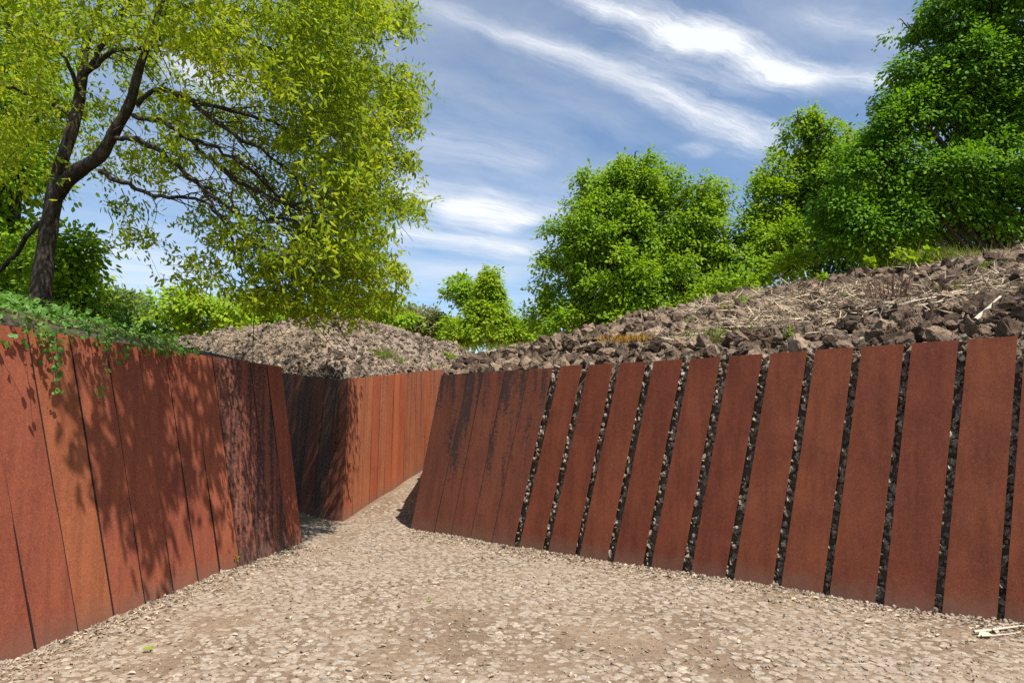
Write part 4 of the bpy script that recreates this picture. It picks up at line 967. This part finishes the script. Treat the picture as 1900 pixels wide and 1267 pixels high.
    def sunny_ok(p):
        x, y, z = p
        k = (x - left_x(y + .8)) / (SX - .065); yh, zh = y - SY * k, z - k
        if zh > 0 and yh < LB[1]:
            if zh > 2.1: return True
            return yh > 4.75 + .55 * (2.1 - zh)
        xg, yg = x - SX * z, y - SY * z
        if yg < LB[1]: return xg < left_x(yg)
        return xg < -2.25 + .1 * (yg - 9)
    P, A, N, Ls = [], [], [], []
    rej = 0
    # the part of the crown that overhangs the path above the picture and shades the left wall
    over = []
    for k in range(1050):
        y_ = 4.9 + 3.7 * rng.random(); z_ = 2.1 * rng.random()
        if y_ < 4.85 + .62 * (2.0 - z_) or vnoise(y_ * 5.2 + 4, z_ * 2.0) < .44: continue
        w = np.array([left_x(y_), y_, z_])
        for tr in range(8):
            p = w + np.array([SX, SY, 1.0]) * (1.7 + (1.2 + 1.8 * (tr > 3)) * rng.random()); qx, qy, _ = proj(p)
            if qy < -60 - 900 / max(p[1], 1.2) or (qx > 380 and qy < 480 and p[1] > 6.0): over.append(p); break
    for l in ([(310, -60, 7.2, 10), (430, -260, 6.4, 8), (520, -420, 5.2, 6), (560, -560, 4.4, 4)], [(340, -90, 7.2, 9), (480, -200, 6.6, 7), (560, -250, 5.6, 5)], [(260, -60, 7.3, 8), (380, -420, 5.6, 6), (420, -700, 4.2, 4)]):
        p = pth(l, 5); obj('branch', mk('branch', [tube(p[:, :3] - base, p[:, 3] * 1.3, 7)], True), M['bark'], rt)
    for (x_, y_, rx, ry, n, d0, d1) in [(None, 0, 0, 0, len(over), 0, 0)] + B:
        done = tries = 0
        while done < n and tries < n * 8:
            tries += 1
            a = rng.random() * 6.28; r = rng.random() ** .55
            p = over[min(done, len(over) - 1)] if x_ is None else at(x_ + rx * r * math.cos(a), y_ + ry * r * math.sin(a), d0 + (d1 - d0) * rng.random())
            Lh = .22 + .38 * rng.random()
            if x_ is not None and not sunny_ok(p - np.array([0, 0, Lh * .5])): rej += 1; continue
            done += 1
            out = unit(np.array([.6 + .6 * rng.normal(), .7 * rng.normal() - .2, 0])); dr = .15 + .5 * rng.random()
            pts = smooth_path([p - out * Lh * .6 + [0, 0, Lh * .25 * dr], p, p + out * Lh * .5 - [0, 0, Lh * dr]], 3)
            if rng.random() < (.25 if x_ is None else .6): tw.append(tube(pts - base, np.linspace(.004, .0015, len(pts)), 3))
            nl = int((7 if x_ is None else 36) * (.7 + .6 * rng.random())); t = rng.random(nl) * (len(pts) - 1); i = np.minimum(t.astype(int), len(pts) - 2); fr = (t - i)[:, None]
            q0 = pts[i] * (1 - fr) + pts[i + 1] * fr + rng.normal(size=(nl, 3)) * .05
            P.append(q0); A.append(rnd_dir(nl) * .85 + out * .4 + np.array([0, 0, -.5])); N.append(rnd_dir(nl) * .75 + np.array([.45, -.55, .75])); Ls.append((.045 + .058 * rng.random(nl)) * (2.0 if x_ is None and proj(p)[1] < -30 else 1))
    P, A, N, Ls = map(np.concatenate, (P, A, N, Ls))
    V, f = leaves(P - base, A, N, Ls, Ls * .38, .25)
    obj('crown', mk('crown', [(V, f)]), M['leaf_near'], rt)
    obj('twigs', mk('twigs', tw), M['bark'], rt)
    print('near tree leaves', len(P), 'rejected', rej)
near_tree()
print('far leaves', NL)

# ------------------------------------------------------------------ world, sun, camera
W = bpy.data.worlds.new('World'); S.world = W; W.use_nodes = True
def build_world():
    t = NT.__new__(NT); t.t = W.node_tree; t.t.nodes.clear()
    out = t.n('ShaderNodeOutputWorld'); bg = t.n('ShaderNodeBackground')
    sky = t.n('ShaderNodeTexSky', sky_type='NISHITA', sun_disc=False, sun_elevation=ELEV, sun_rotation=AZ, altitude=400, air_density=1.0, dust_density=.3, ozone_density=1.6)
    d = t.n('ShaderNodeTexCoord').outputs['Generated']
    sep = t.n('ShaderNodeSeparateXYZ', i_0=d)
    z = t.math('MAXIMUM', sep.outputs[2], .02); zz = t.math('ADD', z, .06)
    u = t.math('DIVIDE', sep.outputs[0], zz); v = t.math('DIVIDE', sep.outputs[1], zz)
    uv = t.n('ShaderNodeCombineXYZ', i_0=u, i_1=v, i_2=0.0).outputs[0]
    def uvp(px, py):
        r = unit(ray(px, py)); return np.array([r[0] / (r[2] + .06), r[1] / (r[2] + .06)])
    # warp the cloud layer a little so that the streaks fray
    wn = t.n('ShaderNodeTexNoise', i_Vector=uv, i_Scale=2.6, i_Detail=6.0, i_Roughness=.62).outputs['Color']
    wv = t.n('ShaderNodeVectorMath', operation='SUBTRACT', i_0=wn, i_1=(.5, .5, .5)).outputs[0]
    wv = t.n('ShaderNodeVectorMath', operation='SCALE', i_0=wv); wv.inputs['Scale'].default_value = .15
    p = t.n('ShaderNodeVectorMath', operation='ADD', i_0=uv, i_1=wv.outputs[0]).outputs[0]
    ps = t.n('ShaderNodeSeparateXYZ', i_0=p); pu, pv = ps.outputs[0], ps.outputs[1]
    def fibre(ang, along, across, seed, detail=6, src=None):
        mp = t.n('ShaderNodeMapping'); t.t.links.new(src or p, mp.inputs[0]); mp.inputs['Rotation'].default_value = (0, 0, -ang); mp.inputs['Location'].default_value = (seed, seed * 1.7, seed)
        mp2 = t.n('ShaderNodeVectorMath', operation='MULTIPLY', i_0=mp.outputs[0], i_1=(along, across, 1)).outputs[0]
        return t.noise(mp2, 1.0, detail, .6, .35)
    total = None
    # a, b: ends of a streak in the sky; half width at both ends; strength
    streaks = [((1060, -20), (1340, 95), .04, .07, 1.1, 3.1), ((1250, 50), (1520, 165), .065, .06, 1.15, 3.8), ((1380, 128), (1700, 165), .05, .035, .6, 5.9), ((740, -10), (1230, 150), .03, .04, .35, 1.9), ((1150, 90), (1420, 180), .04, .04, .35, 7.1), ((1480, 20), (1680, 90), .04, .05, .3, 8.3),
               ((930, 45), (1180, 160), .05, .055, .45, 5.3), ((1140, 140), (1450, 280), .055, .085, .8, 6.4), ((1275, 262), (1320, 288), .05, .05, .3, 4.4),
               ((690, 345), (880, 385), .16, .17, .75, 7.7), ((840, 380), (990, 418), .17, .2, 1.15, 8.7), ((700, 425), (1000, 470), .17, .16, .85, 2.2), ((760, 250), (1010, 310), .16, .12, .35, 9.4),
               ((150, 455), (420, 500), .3, .4, .55, 6.6), ((720, 505), (1010, 500), .25, .2, .4, 1.3), ((150, 530), (420, 540), .5, .5, .3, 3.9), ((300, 100), (460, 180), .1, .1, .6, 2.7)]
    for a, b, w0, w1, amp, seed in streaks:
        A, Bq = uvp(*a), uvp(*b); d_ = Bq - A; L = np.linalg.norm(d_); d_ = d_ / L; ang = math.atan2(d_[1], d_[0]); w = (w0 + w1) / 2
        du_ = t.math('SUBTRACT', pu, float(A[0])); dv_ = t.math('SUBTRACT', pv, float(A[1]))
        al = t.math('ADD', t.math('MULTIPLY', du_, float(d_[0])), t.math('MULTIPLY', dv_, float(d_[1])))
        ac = t.math('SUBTRACT', t.math('MULTIPLY', dv_, float(d_[0])), t.math('MULTIPLY', du_, float(d_[1])))
        fr = t.math('DIVIDE', al, float(L))
        wd = t.n('ShaderNodeMapRange', i_Value=fr, i_1=0.0, i_2=1.0, i_3=w0, i_4=w1).outputs[0]
        e = t.math('ABSOLUTE', t.math('SUBTRACT', t.math('MULTIPLY', fr, 2.0), 1.0))
        me = t.n('ShaderNodeMapRange', interpolation_type='SMOOTHSTEP', i_Value=e, i_1=1.3, i_2=.55, i_3=0.0, i_4=1.0).outputs[0]
        q_ = t.math('DIVIDE', t.math('ABSOLUTE', ac), wd)
        fb = fibre(ang, .9 / w ** .6, 2.6 / w ** .75, seed, 8)
        q_ = t.math('ADD', q_, t.math('MULTIPLY', t.math('SUBTRACT', .55, fb), 1.7))
        mc = t.n('ShaderNodeMapRange', interpolation_type='SMOOTHSTEP', i_Value=q_, i_1=1.75, i_2=-.45, i_3=0.0, i_4=1.0).outputs[0]
        fs = fibre(ang, 2.2 / w ** .6, 16 / w ** .75, seed + 2, 6)
        mc = t.math('MULTIPLY', mc, t.n('ShaderNodeMapRange', i_Value=fs, i_1=.3, i_2=.7, i_3=.62, i_4=1.1).outputs[0])
        m = t.math('MULTIPLY', t.math('MULTIPLY', me, mc), amp)
        total = m if total is None else t.math('ADD', total, m)
    # thin veil everywhere
    A, Bq = uvp(960, 30), uvp(1440, 270); ang = math.atan2(*(Bq - A)[::-1])
    veil = t.math('MULTIPLY', t.n('ShaderNodeMapRange', i_Value=fibre(ang, .9, 2.2, 11.0, 9), i_1=.36, i_2=.75, i_3=0.0, i_4=1.0).outputs[0], .32)
    total = t.math('ADD', total, t.math('ADD', veil, .05)); total = t.math('MINIMUM', total, .96)
    tint = t.mix(1.0, sky.outputs[0], (.97, 1.10, 1.17, 1), 'MULTIPLY')
    col = t.mix(total, tint, (7.4, 7.6, 7.9, 1))
    t.set(bg.inputs[0], col); bg.inputs[1].default_value = .090
    t.t.links.new(bg.outputs[0], out.inputs[0])
build_world()
sl = bpy.data.lights.new('sun', 'SUN'); sl.energy = 5.0; sl.angle = R(.45); sl.color = (1, .95, .87)
so = bpy.data.objects.new('sun', sl); COL.objects.link(so)
so.rotation_euler = Vector(-SUN).to_track_quat('-Z', 'Y').to_euler()
cam = bpy.data.cameras.new('camera'); co = bpy.data.objects.new('camera', cam); COL.objects.link(co)
co.location = (0, 0, EYE); co.rotation_euler = (R(90) + PITCH, 0, 0); cam.sensor_width = 36; cam.lens = F / 1900 * 36
cam.clip_start = .05; cam.clip_end = 3000
S.camera = co
S.view_settings.view_transform = 'Standard'; S.view_settings.look = 'None'; S.view_settings.exposure = .60; S.view_settings.gamma = 1
S.cycles.use_denoising = False; S.cycles.max_bounces = 6; S.cycles.diffuse_bounces = 3; S.cycles.transparent_max_bounces = 8
